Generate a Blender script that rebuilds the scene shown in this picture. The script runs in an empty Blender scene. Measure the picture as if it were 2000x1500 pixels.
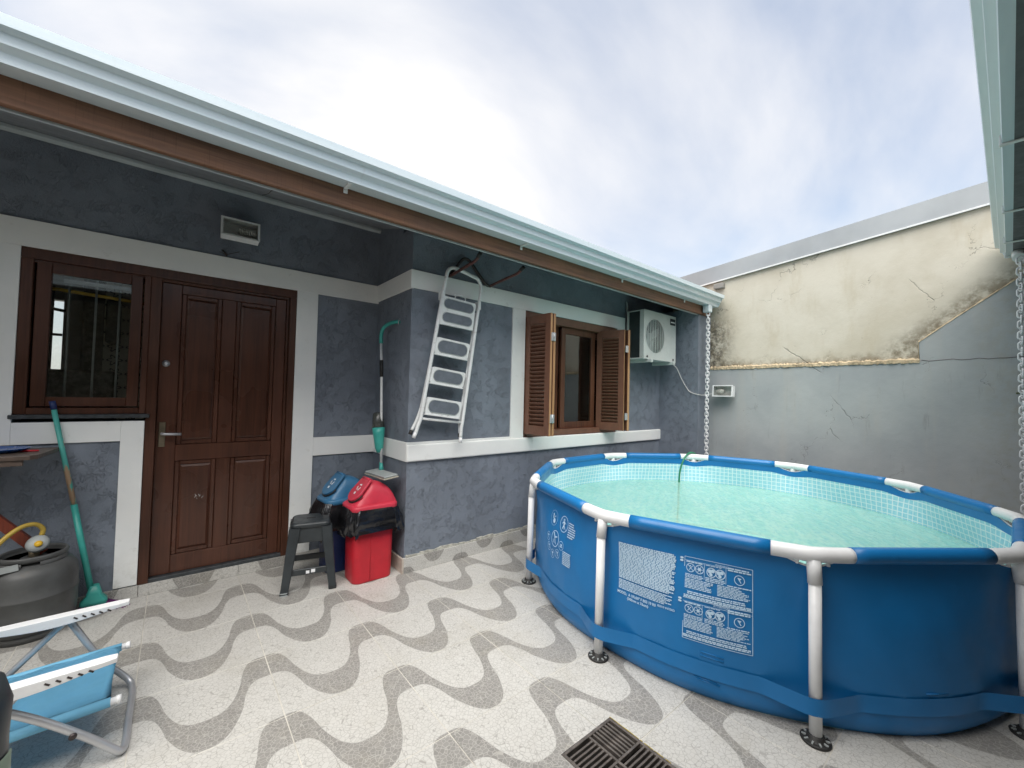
import bpy, bmesh, math, random
from mathutils import Vector, Matrix
R = math.radians
random.seed(7)
S = bpy.context.scene
COL = S.collection
# ---------------------------------------------------------------- camera
cd = bpy.data.cameras.new('camera'); cam = bpy.data.objects.new('camera', cd); COL.objects.link(cam)
YAW, PITCH, ROLL = R(39.401), R(1.668), R(1.325)
fw = Vector((math.sin(YAW)*math.cos(PITCH), math.cos(YAW)*math.cos(PITCH), math.sin(PITCH)))
rt = Vector((math.cos(YAW), -math.sin(YAW), 0)); up = rt.cross(fw)
r2 = rt*math.cos(ROLL) + up*math.sin(ROLL); u2 = up*math.cos(ROLL) - rt*math.sin(ROLL)
m = Matrix((r2, u2, -fw)).transposed().to_4x4(); m.translation = (0, 0, 1.38)
cam.matrix_world = m
cd.sensor_width = 36.0; cd.lens = 800.58/2000*36; cd.clip_start = 0.02; cd.clip_end = 3000
S.camera = cam
# ---------------------------------------------------------------- sky and sun
SUN = Vector((-0.30, -0.26, 0.91)).normalized()
elev = math.asin(SUN.z); azim = math.atan2(SUN.x, SUN.y)
w = bpy.data.worlds.new('World'); S.world = w; w.use_nodes = True
nt = w.node_tree; nt.nodes.clear()
def wn(t, **k):
    n = nt.nodes.new(t)
    for a, b in k.items(): setattr(n, a, b)
    return n
sky = wn('ShaderNodeTexSky', sky_type='NISHITA', sun_disc=False, sun_elevation=elev, sun_rotation=azim,
         altitude=50, air_density=1.0, dust_density=1.6, ozone_density=1.0)
skm = wn('ShaderNodeMix', data_type='RGBA', blend_type='MULTIPLY'); skm.inputs[0].default_value = 1
skm.inputs[7].default_value = (0.062, 0.061, 0.057, 1)
nt.links.new(sky.outputs[0], skm.inputs[6])
tc = wn('ShaderNodeTexCoord')
sp = wn('ShaderNodeSeparateXYZ'); nt.links.new(tc.outputs['Generated'], sp.inputs[0])
za = wn('ShaderNodeMath', operation='ADD'); nt.links.new(sp.outputs[2], za.inputs[0]); za.inputs[1].default_value = 0.35
def wdiv(i):
    d = wn('ShaderNodeMath', operation='DIVIDE'); nt.links.new(sp.outputs[i], d.inputs[0]); nt.links.new(za.outputs[0], d.inputs[1]); return d
dx, dy = wdiv(0), wdiv(1)
cb = wn('ShaderNodeCombineXYZ'); nt.links.new(dx.outputs[0], cb.inputs[0]); nt.links.new(dy.outputs[0], cb.inputs[1])
mp = wn('ShaderNodeMapping'); nt.links.new(cb.outputs[0], mp.inputs[0])
mp.inputs['Location'].default_value = (7.7, -1.1, 0.0); mp.inputs['Rotation'].default_value = (0, 0, R(35)); mp.inputs['Scale'].default_value = (0.75, 1.25, 1)
nz = wn('ShaderNodeTexNoise'); nt.links.new(mp.outputs[0], nz.inputs['Vector'])
nz.inputs['Scale'].default_value = 1.15; nz.inputs['Detail'].default_value = 7; nz.inputs['Roughness'].default_value = 0.52; nz.inputs['Distortion'].default_value = 0.35
rp = wn('ShaderNodeValToRGB'); nt.links.new(nz.outputs[0], rp.inputs[0])
rp.color_ramp.elements[0].position = 0.38; rp.color_ramp.elements[0].color = (0.36, 0.36, 0.36, 1)
rp.color_ramp.elements[1].position = 0.60; rp.color_ramp.elements[1].color = (1, 1, 1, 1)
hz = wn('ShaderNodeMapRange'); nt.links.new(sp.outputs[2], hz.inputs[0])
hz.inputs[1].default_value = 0.0; hz.inputs[2].default_value = 0.45; hz.inputs[3].default_value = 0.75; hz.inputs[4].default_value = 0.0
mx = wn('ShaderNodeMath', operation='MAXIMUM'); nt.links.new(rp.outputs[0], mx.inputs[0]); nt.links.new(hz.outputs[0], mx.inputs[1])
cm = wn('ShaderNodeMix', data_type='RGBA'); nt.links.new(mx.outputs[0], cm.inputs[0]); nt.links.new(skm.outputs[2], cm.inputs[6])
cm.inputs[7].default_value = (0.268, 0.266, 0.268, 1)
bg = wn('ShaderNodeBackground'); nt.links.new(cm.outputs[2], bg.inputs[0]); bg.inputs[1].default_value = 1.0
wo = wn('ShaderNodeOutputWorld'); nt.links.new(bg.outputs[0], wo.inputs[0])
sl = bpy.data.lights.new('sun', 'SUN'); sl.energy = 1.5; sl.angle = R(70); sl.color = (1.0, 0.96, 0.9)
so = bpy.data.objects.new('sun', sl); COL.objects.link(so); so.rotation_euler = SUN.to_track_quat('Z', 'Y').to_euler(); so.location = SUN*20
vs = S.view_settings; vs.view_transform = 'Standard'; vs.look = 'None'; vs.exposure = 1.97; vs.gamma = 1.0; vs.use_curve_mapping = False
S.render.engine = 'CYCLES'; S.cycles.max_bounces = 7; S.cycles.diffuse_bounces = 3; S.cycles.glossy_bounces = 3; S.cycles.transparent_max_bounces = 16

# ---------------------------------------------------------------- materials
class NG:
    def __init__(s, name):
        s.m = bpy.data.materials.new(name); s.m.use_nodes = True; s.t = s.m.node_tree; s.t.nodes.clear()
        s.out = s.n('ShaderNodeOutputMaterial')
    def n(s, t, **k):
        x = s.t.nodes.new(t)
        for a, b in k.items(): setattr(x, a, b)
        return x
    def l(s, a, b): s.t.links.new(a, b)
    def put(s, inp, v):
        if hasattr(v, 'default_value') or hasattr(v, 'links'): s.l(v, inp)
        elif isinstance(v, (tuple, list)) and len(v) == 3 and inp.type == 'RGBA': inp.default_value = (*v, 1)
        else: inp.default_value = v
    def math(s, op, a, b=None, c=None, clamp=False):
        x = s.n('ShaderNodeMath', operation=op, use_clamp=clamp); s.put(x.inputs[0], a)
        if b is not None: s.put(x.inputs[1], b)
        if c is not None: s.put(x.inputs[2], c)
        return x.outputs[0]
    def mix(s, f, a, b, mode='MIX'):
        x = s.n('ShaderNodeMix', data_type='RGBA', blend_type=mode); s.put(x.inputs[0], f); s.put(x.inputs[6], a); s.put(x.inputs[7], b); return x.outputs[2]
    def pos(s): return s.n('ShaderNodeNewGeometry').outputs['Position']
    def obj(s): return s.n('ShaderNodeTexCoord').outputs['Object']
    def uv(s): return s.n('ShaderNodeTexCoord').outputs['UV']
    def rnd(s): return s.n('ShaderNodeObjectInfo').outputs['Random']
    def xyz(s, v):
        x = s.n('ShaderNodeSeparateXYZ'); s.l(v, x.inputs[0]); return x.outputs
    def vec(s, a, b, c):
        x = s.n('ShaderNodeCombineXYZ'); s.put(x.inputs[0], a); s.put(x.inputs[1], b); s.put(x.inputs[2], c); return x.outputs[0]
    def map(s, v, sc=(1, 1, 1), loc=(0, 0, 0), rot=(0, 0, 0)):
        x = s.n('ShaderNodeMapping'); s.l(v, x.inputs[0]); x.inputs['Scale'].default_value = sc; x.inputs['Location'].default_value = loc; x.inputs['Rotation'].default_value = rot; return x.outputs[0]
    def noise(s, v, scale=5, detail=4, rough=.5, dist=0):
        x = s.n('ShaderNodeTexNoise'); s.l(v, x.inputs['Vector']); x.inputs['Scale'].default_value = scale; x.inputs['Detail'].default_value = min(detail, 4); x.inputs['Roughness'].default_value = rough; x.inputs['Distortion'].default_value = dist; return x.outputs[0]
    def vor(s, v, scale=5, feature='F1', rnd=1.0):
        x = s.n('ShaderNodeTexVoronoi', feature=feature); s.l(v, x.inputs['Vector']); x.inputs['Scale'].default_value = scale; x.inputs['Randomness'].default_value = rnd; return x.outputs
    def ramp(s, f, a, b, va=0.0, vb=1.0, smooth=True):
        x = s.n('ShaderNodeMapRange', interpolation_type='SMOOTHSTEP' if smooth else 'LINEAR'); s.put(x.inputs[0], f)
        x.inputs[1].default_value = a; x.inputs[2].default_value = b; x.inputs[3].default_value = va; x.inputs[4].default_value = vb; return x.outputs[0]
    def bump(s, h, strength=.3, dist=.01, nrm=None):
        x = s.n('ShaderNodeBump'); s.l(h, x.inputs['Height']); x.inputs['Strength'].default_value = strength; x.inputs['Distance'].default_value = dist
        if nrm: s.l(nrm, x.inputs['Normal'])
        return x.outputs[0]
    def bsdf(s, col, rough=.5, metal=0, nrm=None, spec=.5, coat=0, **k):
        x = s.n('ShaderNodeBsdfPrincipled'); s.put(x.inputs['Base Color'], col); s.put(x.inputs['Roughness'], rough); x.inputs['Metallic'].default_value = metal
        x.inputs['Specular IOR Level'].default_value = spec; x.inputs['Coat Weight'].default_value = coat
        for a, b in k.items(): s.put(x.inputs[a.replace('_', ' ')], b)
        if nrm: s.l(nrm, x.inputs['Normal'])
        return x.outputs[0]
    def done(s, sh): s.l(sh, s.out.inputs[0]); return s.m

def plain(name, col, rough=.5, metal=0, var=.12, scale=9, bump=.05, bscale=60, spec=.5, dirt=0, coat=0):
    g = NG(name); p = g.obj(); n = g.noise(p, scale, 5, .6)
    c = g.mix(g.ramp(n, .3, .7), tuple(x*(1-var) for x in col), tuple(min(1, x*(1+var)) for x in col))
    if dirt:
        d = g.ramp(g.noise(p, scale*2.3, 7, .7), .56, .74); c = g.mix(g.math('MULTIPLY', d, dirt), c, (.12, .085, .055))
    r = g.ramp(g.noise(p, scale*3, 3), .3, .7, rough*.85, min(1, rough*1.15))
    return g.done(g.bsdf(c, r, metal, g.bump(g.noise(p, bscale, 2), bump, .004) if bump > .1 else None, spec, coat))

def wood(name, c0, c1, rough=.4, grain=(38, 38, 1.6), coat=.0, bump=.06):
    g = NG(name); p = g.pos(); rn = g.rnd()
    v = g.n('ShaderNodeVectorMath', operation='ADD'); g.l(p, v.inputs[0]); g.l(g.vec(rn, rn, g.math('MULTIPLY', rn, 9.0)), v.inputs[1])
    q = g.map(v.outputs[0], grain); n = g.noise(q, 1.0, 6, .62, .6); n2 = g.noise(v.outputs[0], 2.2, 3)
    c = g.mix(g.ramp(n, .3, .72), c0, c1); c = g.mix(g.ramp(n2, .35, .75, 0, .45), c, tuple(x*1.5 for x in c1))
    pores = g.ramp(g.noise(g.map(v.outputs[0], (160, 160, 5)), 1, 2), .55, .75)
    c = g.mix(g.math('MULTIPLY', pores, .35), c, tuple(x*.45 for x in c0))
    c = g.mix(g.math('MULTIPLY', rn, .25), c, tuple(x*1.25 for x in c1))
    return g.done(g.bsdf(c, g.ramp(n2, .3, .7, rough*.8, rough*1.25), 0, g.bump(n, bump, .004) if bump > .1 else None, .4, coat))

M = {}
def plaster(name, col, big=.0):
    g = NG(name); p = g.pos()
    n1 = g.noise(p, 2.2, 5, .6); n2 = g.noise(p, 75, 3, .55, 1.0); n3 = g.noise(g.map(p, (1, 1, .85)), 38, 2, .5, 1.5)
    ridge = g.math('ABSOLUTE', g.math('SUBTRACT', n3, .5)); ridge = g.ramp(ridge, .0, .045, 1, 0)
    gate = g.ramp(g.noise(p, 13, 2), .40, .62); rd = g.math('MULTIPLY', ridge, gate)
    h = g.math('ADD', g.math('MULTIPLY', n2, .55), g.math('MULTIPLY', rd, .55))
    c = g.mix(g.ramp(n1, .3, .72), tuple(x*.88 for x in col), tuple(x*1.12 for x in col))
    st = g.ramp(g.noise(g.map(p, (5, 5, 1.1)), 1, 5, .65), .58, .78); c = g.mix(g.math('MULTIPLY', st, .22), c, tuple(x*1.5 for x in col))
    sc = g.ramp(g.noise(p, 17, 6, .7), .7, .76); c = g.mix(g.math('MULTIPLY', sc, .35), c, tuple(x*2.2 for x in col))
    return g.done(g.bsdf(c, .62, 0, g.bump(h, .95, .0075), .35))
M['wall'] = plaster('textured_grey_plaster', (.200, .229, .274))
def bandmat():
    g = NG('white_band_paint'); p = g.pos()
    n = g.noise(p, 3, 5, .6); c = g.mix(g.ramp(n, .3, .7), (.83, .85, .84), (.88, .89, .87))
    d = g.ramp(g.noise(p, 11, 8, .72), .6, .78); c = g.mix(g.math('MULTIPLY', d, .28), c, (.42, .40, .33))
    dz = g.ramp(g.xyz(p)[2], .0, .35, 1, 0); d2 = g.math('MULTIPLY', dz, g.ramp(g.noise(p, 18, 6, .7), .4, .7)); c = g.mix(g.math('MULTIPLY', d2, .4), c, (.33, .30, .24))
    return g.done(g.bsdf(c, .55, 0, g.bump(g.noise(p, 34, 3, .6), .22, .004), .4))
M['band'] = bandmat()
M['soffit'] = plain('soffit_paint', (.25, .265, .285), .6, var=.12, scale=4, bscale=30)
M['cornice'] = plain('cornice_paint', (.42, .47, .48), .55, var=.1, scale=5)
M['door'] = wood('dark_door_wood', (.044, .018, .0115), (.090, .035, .021), .30, coat=.12)
M['frame'] = wood('dark_frame_wood', (.040, .0165, .010), (.078, .030, .017), .36)
M['shutter'] = plain('brown_shutter_paint', (.165, .074, .045), .42, var=.12, scale=14)
M['shutter_edge'] = wood('shutter_edge_wood', (.26, .13, .06), (.42, .24, .12), .5)
M['fascia'] = wood('fascia_wood', (.045, .022, .014), (.21, .105, .06), .55, grain=(1.2, 30, 30), bump=.25)
def gutmat():
    g = NG('gutter_sheet'); p = g.pos(); n = g.noise(g.map(p, (.6, 8, 8)), 2, 4)
    c = g.mix(g.ramp(n, .3, .7), (.66, .765, .82), (.73, .82, .86))
    d = g.ramp(g.noise(g.map(p, (3, 1, 1)), 5, 7, .7), .6, .8); c = g.mix(g.math('MULTIPLY', d, .2), c, (.35, .33, .3))
    return g.done(g.bsdf(c, .38, .25, None, .5))
M['gutter'] = gutmat()
M['stone'] = plain('dark_stone', (.045, .052, .058), .4, var=.3, scale=30)
def wave(name, vertical=None):
    """white and grey wave print on porcelain tile; world position drives the print so that it runs on from tile to tile"""
    g = NG(name); p = g.pos(); x, y, z = g.xyz(p)
    u = g.math('DIVIDE', g.math('SUBTRACT', x, .412), .5025)
    if vertical is None: v = g.math('DIVIDE', g.math('SUBTRACT', y, 1.462), .5)
    else: v = g.math('ADD', g.math('DIVIDE', z, .5), vertical)
    ww = g.math('MULTIPLY', g.math('SUBTRACT', g.noise(p, 55, 2), .5), .012)
    wv = g.math('ABSOLUTE', g.math('SUBTRACT', g.math('FRACT', g.math('ADD', u, .52)), .5))      # distance from the crest, 0 to .5
    def edge(hw, ec, et, amp, mid):
        cr = g.math('SUBTRACT', 1.0, g.math('POWER', g.math('DIVIDE', wv, hw), ec))
        tr = g.math('SUBTRACT', g.math('POWER', g.math('DIVIDE', g.math('SUBTRACT', .5, wv), .5-hw), et), 1.0)
        sw = g.math('LESS_THAN', wv, hw)
        return g.math('MULTIPLY_ADD', g.math('ADD', g.math('MULTIPLY', cr, sw), g.math('MULTIPLY', tr, g.math('SUBTRACT', 1.0, sw))), amp, mid)
    near = edge(.240, 4.0, 2.4, .33, 1.335); far = edge(.226, 3.9, 3.0, .335, 1.695)
    s = g.math('FRACT', g.math('ADD', g.math('SUBTRACT', v, near), ww)); wd = g.math('SUBTRACT', far, near)
    dark = g.math('MULTIPLY', g.ramp(s, .0, .008), g.ramp(g.math('SUBTRACT', s, wd), -.008, .0, 1, 0))
    de = g.vor(p, 58, 'DISTANCE_TO_EDGE')[0]; cell = g.vor(p, 58, 'F1')[1]
    crack = g.ramp(de, .02, .075, 1, 0); cv = g.xyz(cell)[0]
    cv2 = g.xyz(cell)[1]
    wcol = g.mix(cv, (.55, .54, .51), (.585, .575, .545)); wcol = g.mix(g.math('MULTIPLY', crack, g.math('MULTIPLY_ADD', cv2, .55, .25)), wcol, (.28, .27, .25))
    dcol = g.mix(cv, (.245, .236, .222), (.30, .29, .273)); dcol = g.mix(g.math('MULTIPLY', crack, .75), dcol, (.47, .455, .42))
    c = g.mix(dark, wcol, dcol)
    dirt = g.ramp(g.noise(p, 2.3, 7, .68), .48, .78); c = g.mix(g.math('MULTIPLY', dirt, .3), c, (.34, .31, .24))
    d2 = g.ramp(g.noise(p, 9, 6, .7), .62, .8); c = g.mix(g.math('MULTIPLY', d2, .22), c, (.24, .21, .15))
    c = g.mix(g.math('MULTIPLY', g.rnd(), .07), c, (.3, .29, .27))
    rough = g.ramp(g.noise(p, 6, 4), .3, .75, .34, .58)
    h = g.math('SUBTRACT', g.noise(p, 9, 2), g.math('MULTIPLY', crack, .35))
    return g.done(g.bsdf(c, rough, 0, g.bump(h, .12, .003), .45))
M['tile'] = wave('wave_tile')
M['skirt'] = wave('wave_skirting', .93)
M['skirt_door'] = wave('wave_skirting_door', 1.12)
M['skirt_side'] = plain('beige_skirting', (.50, .44, .38), .4, var=.15)
M['grout'] = plain('grout', (.56, .535, .48), .8, var=.2, scale=6, dirt=.35)
M['concrete'] = plain('concrete_ground', (.30, .29, .27), .85, var=.2, scale=2)
def boundary(name, kind):
    g = NG(name); p = g.pos(); x, y, z = g.xyz(p)
    n1 = g.noise(p, 1.6, 6, .6); fine = g.noise(p, 14, 7, .7)
    if kind == 'beige':
        c = g.mix(g.ramp(n1, .3, .7), (.53, .485, .39), (.63, .59, .50))
        st = g.ramp(g.noise(g.map(p, (1, 2.2, .7)), 2.4, 7, .68), .5, .75); c = g.mix(g.math('MULTIPLY', st, .4), c, (.47, .405, .285))
        # mould that climbs from the ledge, along the patch edge and down the corner behind the gutter
        wob = g.math('MULTIPLY', g.math('SUBTRACT', g.noise(p, 5, 5, .65), .5), .22)
        m1 = g.ramp(g.math('ADD', g.math('SUBTRACT', z, 1.8), wob), .0, .13, 1, 0)
        dl = g.math('SUBTRACT', z, g.math('MULTIPLY_ADD', y, -.82, 2.41))
        m2 = g.math('MULTIPLY', g.ramp(g.math('ADD', dl, wob), .0, .26, 1, 0), g.ramp(y, .75, .95, 1, 0))
        m3 = g.math('MULTIPLY', g.ramp(g.math('ADD', y, wob), 2.08, 2.42), g.ramp(z, 2.62, 2.2))
        mm = g.math('MAXIMUM', g.math('MAXIMUM', m1, m2), m3)
        mo = g.math('MULTIPLY', mm, g.ramp(fine, .3, .62)); c = g.mix(g.math('MULTIPLY', mo, .82), c, (.16, .125, .075))
        m4 = g.math('MULTIPLY', m3, g.ramp(g.noise(p, 30, 5, .7), .42, .6)); c = g.mix(g.math('MULTIPLY', m4, .7), c, (.05, .046, .04))
        sp = g.ramp(g.noise(p, 26, 6, .75), .66, .74); c = g.mix(g.math('MULTIPLY', sp, .4), c, (.22, .18, .12))
    else:
        c = g.mix(g.ramp(n1, .3, .7), (.325, .352, .362), (.405, .43, .43))
        st = g.ramp(g.noise(g.map(p, (1, 3.2, .45)), 2.0, 6, .65), .5, .72); c = g.mix(g.math('MULTIPLY', st, .45), c, (.41, .41, .385))
        dp = g.ramp(g.noise(g.map(p, (1, 6, .8)), 2.6, 5, .65), .6, .76); c = g.mix(g.math('MULTIPLY', dp, .35), c, (.18, .175, .15))
        yl = g.math('MULTIPLY', g.ramp(y, .35, -.1), g.ramp(fine, .4, .7)); c = g.mix(g.math('MULTIPLY', yl, .35), c, (.33, .30, .2))
    w = g.n('ShaderNodeVectorMath', operation='ADD'); g.l(p, w.inputs[0])
    wz = g.math('MULTIPLY', g.math('SUBTRACT', g.noise(p, 7, 5, .6), .5), .35); g.l(g.vec(0, wz, wz), w.inputs[1])
    de = g.vor(g.map(w.outputs[0], (.3, 1.25, .62)), 1.35, 'DISTANCE_TO_EDGE')[0]
    ck = g.math('MULTIPLY', g.ramp(de, .0, .007, 1, 0), g.ramp(g.noise(p, 1.9, 3), .5, .6))
    c = g.mix(g.math('MULTIPLY', ck, .55), c, (.09, .085, .07))
    h = g.math('SUBTRACT', g.math('ADD', g.math('MULTIPLY', n1, .6), g.math('MULTIPLY', fine, .35)), g.math('MULTIPLY', ck, .6))
    return g.done(g.bsdf(c, .78, 0, g.bump(h, .4, .015), .3))
M['beige'] = boundary('stained_beige_render', 'beige')
M['lower'] = boundary('weathered_grey_paint', 'grey')
M['ledge'] = plain('crumbling_mortar', (.44, .36, .24), .9, var=.35, scale=18, bump=.8, bscale=40)
M['cap'] = plain('galvanised_flashing', (.40, .42, .43), .45, .35, var=.1, scale=1.5, bump=.05, bscale=4)
M['white_plastic'] = plain('white_plastic', (.82, .83, .84), .35, var=.04, bump=.02, dirt=.06)
M['white_metal'] = plain('white_painted_metal', (.76, .78, .78), .38, var=.06, dirt=.35, scale=12)
M['black_plastic'] = plain('black_plastic', (.028, .034, .038), .40, var=.2, bump=.05)
M['black_rubber'] = plain('black_rubber', (.02, .02, .02), .6, var=.2)
M['dark_metal'] = plain('dark_worn_metal', (.055, .045, .045), .45, .5, var=.35, dirt=.3)
M['steel'] = plain('brushed_aluminium', (.55, .56, .58), .38, .55, var=.06)
M['brass'] = plain('aged_brass', (.24, .20, .14), .4, .8, var=.25)
M['teal'] = plain('teal_plastic', (.05, .38, .33), .4, var=.1)
M['grey_plastic'] = plain('grey_plastic', (.36, .39, .39), .5, var=.1)
M['smoke_plastic'] = plain('smoked_plastic', (.06, .065, .06), .25, var=.2)
M['red'] = plain('red_plastic', (.52, .014, .028), .42, var=.1, scale=6, bump=.04)
M['red_lid'] = plain('faded_red_plastic', (.56, .035, .065), .45, var=.1, scale=6)
M['blue_bin'] = plain('blue_bin_plastic', (.035, .15, .29), .42, var=.1)
M['navy'] = plain('navy_plastic', (.012, .03, .13), .45)
def bagmat():
    g = NG('black_bin_bag'); p = g.pos(); n = g.noise(p, 15, 4, .5, 1.0)
    return g.done(g.bsdf((.010, .010, .012), .20, 0, g.bump(n, .35, .012), .7))
M['bag'] = bagmat()
M['pool_blue'] = plain('blue_pool_vinyl', (.009, .180, .47), .42, var=.08, scale=2.2, bump=.05, bscale=5, spec=.45)
M['pool_blue_light'] = plain('blue_vinyl_sleeve', (.009, .168, .44), .36, var=.06, scale=3, bump=.03)
M['print'] = plain('pale_print_ink', (.55, .75, .92), .45, var=.04)
def liner():
    g = NG('mosaic_liner'); x, y, z = g.xyz(g.uv())
    def line(c): return g.math('MAXIMUM', g.ramp(g.math('FRACT', c), .0, .16, 1, 0), g.ramp(g.math('FRACT', c), .88, 1.0))
    k = g.math('MAXIMUM', line(g.math('DIVIDE', x, .040)), line(g.math('DIVIDE', y, .038)))
    n = g.noise(g.pos(), 40, 3); cell = g.mix(g.ramp(n, .3, .7), (.30, .64, .76), (.40, .72, .80))
    return g.done(g.bsdf(g.mix(k, cell, (.86, .92, .92)), .35, 0))
M['liner'] = liner()
def watermat():
    g = NG('pool_water'); p = g.pos()
    q = g.map(p, (1, 1.0, 1), rot=(0, 0, R(-32)))
    n = g.noise(g.map(q, (1.0, 3.0, 1)), 5.5, 4, .55, .6); n2 = g.noise(g.map(q, (1, 2.2, 1)), 19, 3, .5, .3)
    h = g.math('ADD', n, g.math('MULTIPLY', n2, .28)); nb = g.bump(h, .32, .030)
    d = g.n('ShaderNodeBsdfDiffuse'); g.put(d.inputs[0], g.mix(g.math('MULTIPLY', g.ramp(n2, .45, .7), .55), g.mix(g.ramp(n, .3, .72), (.50, .84, .72), (.68, .94, .80)), (.34, .70, .72))); g.l(nb, d.inputs['Normal'])  # bluish streaks of light refracted by ripples, painted into the diffuse colour
    t = g.n('ShaderNodeBsdfTransparent'); t.inputs[0].default_value = (.55, .92, .86, 1)
    a = g.n('ShaderNodeMixShader'); a.inputs[0].default_value = .46; g.l(t.outputs[0], a.inputs[1]); g.l(d.outputs[0], a.inputs[2])
    gl = g.n('ShaderNodeBsdfGlossy'); gl.inputs['Roughness'].default_value = .04; g.l(nb, gl.inputs['Normal'])
    f = g.n('ShaderNodeFresnel'); f.inputs[0].default_value = 1.33; g.l(nb, f.inputs['Normal'])
    b = g.n('ShaderNodeMixShader'); g.l(g.math('MULTIPLY', f.outputs[0], .85), b.inputs[0]); g.l(a.outputs[0], b.inputs[1]); g.l(gl.outputs[0], b.inputs[2])
    return g.done(b.outputs[0])
M['water'] = watermat()
M['hose_green'] = plain('green_hose', (.02, .20, .10), .35)
def glassmat(name, tint, refl=1.0):
    g = NG(name); t = g.n('ShaderNodeBsdfTransparent'); t.inputs[0].default_value = (*tint, 1)
    gl = g.n('ShaderNodeBsdfGlossy'); gl.inputs['Roughness'].default_value = .015; gl.inputs[0].default_value = (.95, .97, .97, 1)
    g.l(g.bump(g.noise(g.pos(), 1.7, 2), .02, .05), gl.inputs['Normal'])
    f = g.n('ShaderNodeFresnel'); f.inputs[0].default_value = 1.55
    b = g.n('ShaderNodeMixShader'); g.l(g.math('MULTIPLY', f.outputs[0], refl, clamp=True), b.inputs[0]); g.l(t.outputs[0], b.inputs[1]); g.l(gl.outputs[0], b.inputs[2])
    return g.done(b.outputs[0])
M['glass'] = glassmat('window_glass', (.86, .88, .87), 1.8)
M['lamp_glass'] = glassmat('lamp_glass', (.97, .97, .95), .6)
M['gas'] = plain('grey_gas_cylinder_paint', (.095, .098, .098), .5, .15, var=.2, scale=5, dirt=.35)
M['gas_hose'] = plain('yellow_gas_hose', (.52, .36, .06), .4)
M['yellow'] = plain('yellow_knob', (.70, .42, .02), .4)
M['reddish'] = wood('reddish_brace_wood', (.10, .022, .012), (.19, .04, .02), .4)
M['table'] = plain('brown_table_board', (.10, .072, .058), .45, var=.15, scale=20)
M['chair_fabric'] = plain('sky_blue_canvas', (.16, .43, .63), .7, var=.05, bump=.12, bscale=260)
M['blue_dish'] = plain('blue_dish_plastic', (.012, .07, .26), .25)
M['purple'] = plain('purple_bristles', (.14, .03, .14), .7, var=.3, scale=40)
M['tread'] = plain('ribbed_grey_tread', (.13, .15, .18), .6, var=.12, scale=16, bump=.35, bscale=90)
M['interior'] = plain('interior_wall_paint', (.50, .49, .46), .7)
M['dark_interior'] = plain('dark_cupboard', (.018, .018, .02), .5)
M['hook_red'] = plain('worn_red_brown_metal', (.13, .055, .05), .45, .3, var=.4, dirt=.3)
M['iron'] = plain('rusty_cast_iron', (.16, .14, .125), .55, .45, var=.35, scale=22, dirt=.55, bump=.4, bscale=70)
M['black'] = plain('drain_dark', (.012, .011, .01), .8)
M['yellow_paint'] = plain('chipped_yellow_edge', (.42, .31, .05), .7, var=.4, scale=40, dirt=.6)
M['ac_white'] = plain('aged_white_casing', (.60, .64, .62), .42, var=.05, dirt=.15, scale=5)
M['coil'] = plain('dark_coil', (.035, .05, .052), .5, .3, bump=.5, bscale=120)
M['bulb'] = plain('frosted_bulb', (.82, .82, .80), .25)
M['cable'] = plain('white_cable', (.72, .72, .70), .5)
def motif():
    g = NG('patterned_wall_tile'); p = g.pos(); x, y, z = g.xyz(p)
    cx = g.math('SUBTRACT', g.math('FRACT', g.math('DIVIDE', x, .11)), .5); cz = g.math('SUBTRACT', g.math('FRACT', g.math('DIVIDE', z, .11)), .5)
    r = g.math('SQRT', g.math('ADD', g.math('MULTIPLY', cx, cx), g.math('MULTIPLY', cz, cz)))
    a = g.math('ARCTAN2', cz, cx); pet = g.math('MULTIPLY_ADD', g.math('COSINE', g.math('MULTIPLY', a, 6.0)), .10, .30)
    k = g.ramp(g.math('ABSOLUTE', g.math('SUBTRACT', r, pet)), .03, .06, 1, 0)
    return g.done(g.bsdf(g.mix(k, (.62, .58, .48), (.05, .06, .07)), .4))
M['motif'] = motif()

# ---------------------------------------------------------------- geometry helpers
ORI = {}
def bm_(): return bmesh.new()
def box(b, x0, x1, y0, y1, z0, z1, bev=0.0, seg=1):
    t = bmesh.new(); bmesh.ops.create_cube(t, size=1)
    bmesh.ops.scale(t, vec=(x1-x0, y1-y0, z1-z0), verts=t.verts); bmesh.ops.translate(t, vec=((x0+x1)/2, (y0+y1)/2, (z0+z1)/2), verts=t.verts)
    if bev: bmesh.ops.bevel(t, geom=t.edges[:], offset=bev, segments=seg, profile=.5, affect='EDGES')
    join(b, t); return b
def join(b, t, mat=None):
    if mat is not None: bmesh.ops.transform(t, matrix=mat, verts=t.verts)
    vm = {}
    for v in t.verts: vm[v] = b.verts.new(v.co)
    for f in t.faces:
        try: nf = b.faces.new([vm[v] for v in f.verts]); nf.smooth = f.smooth
        except ValueError: pass
    t.free()
def obox(b, c, half, rot, bev=0.0):
    """box with centre, half sizes and a rotation matrix"""
    t = bmesh.new(); bmesh.ops.create_cube(t, size=2); bmesh.ops.scale(t, vec=half, verts=t.verts)
    if bev: bmesh.ops.bevel(t, geom=t.edges[:], offset=bev, segments=2, profile=.5, affect='EDGES')
    join(b, t, Matrix.Translation(c) @ rot.to_4x4()); return b
def smooth_path(pts, n=6):
    P = [Vector(p) for p in pts]
    if len(P) < 3: return P
    Q = [P[0]*2-P[1]] + P + [P[-1]*2-P[-2]]; o = []
    for i in range(1, len(Q)-2):
        a, b, c, d = Q[i-1:i+3]
        for k in range(n):
            t = k/n; o.append(.5*((2*b)+(c-a)*t+(2*a-5*b+4*c-d)*t*t+(3*b-a-3*c+d)*t**3))
    o.append(P[-1]); return o
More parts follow.
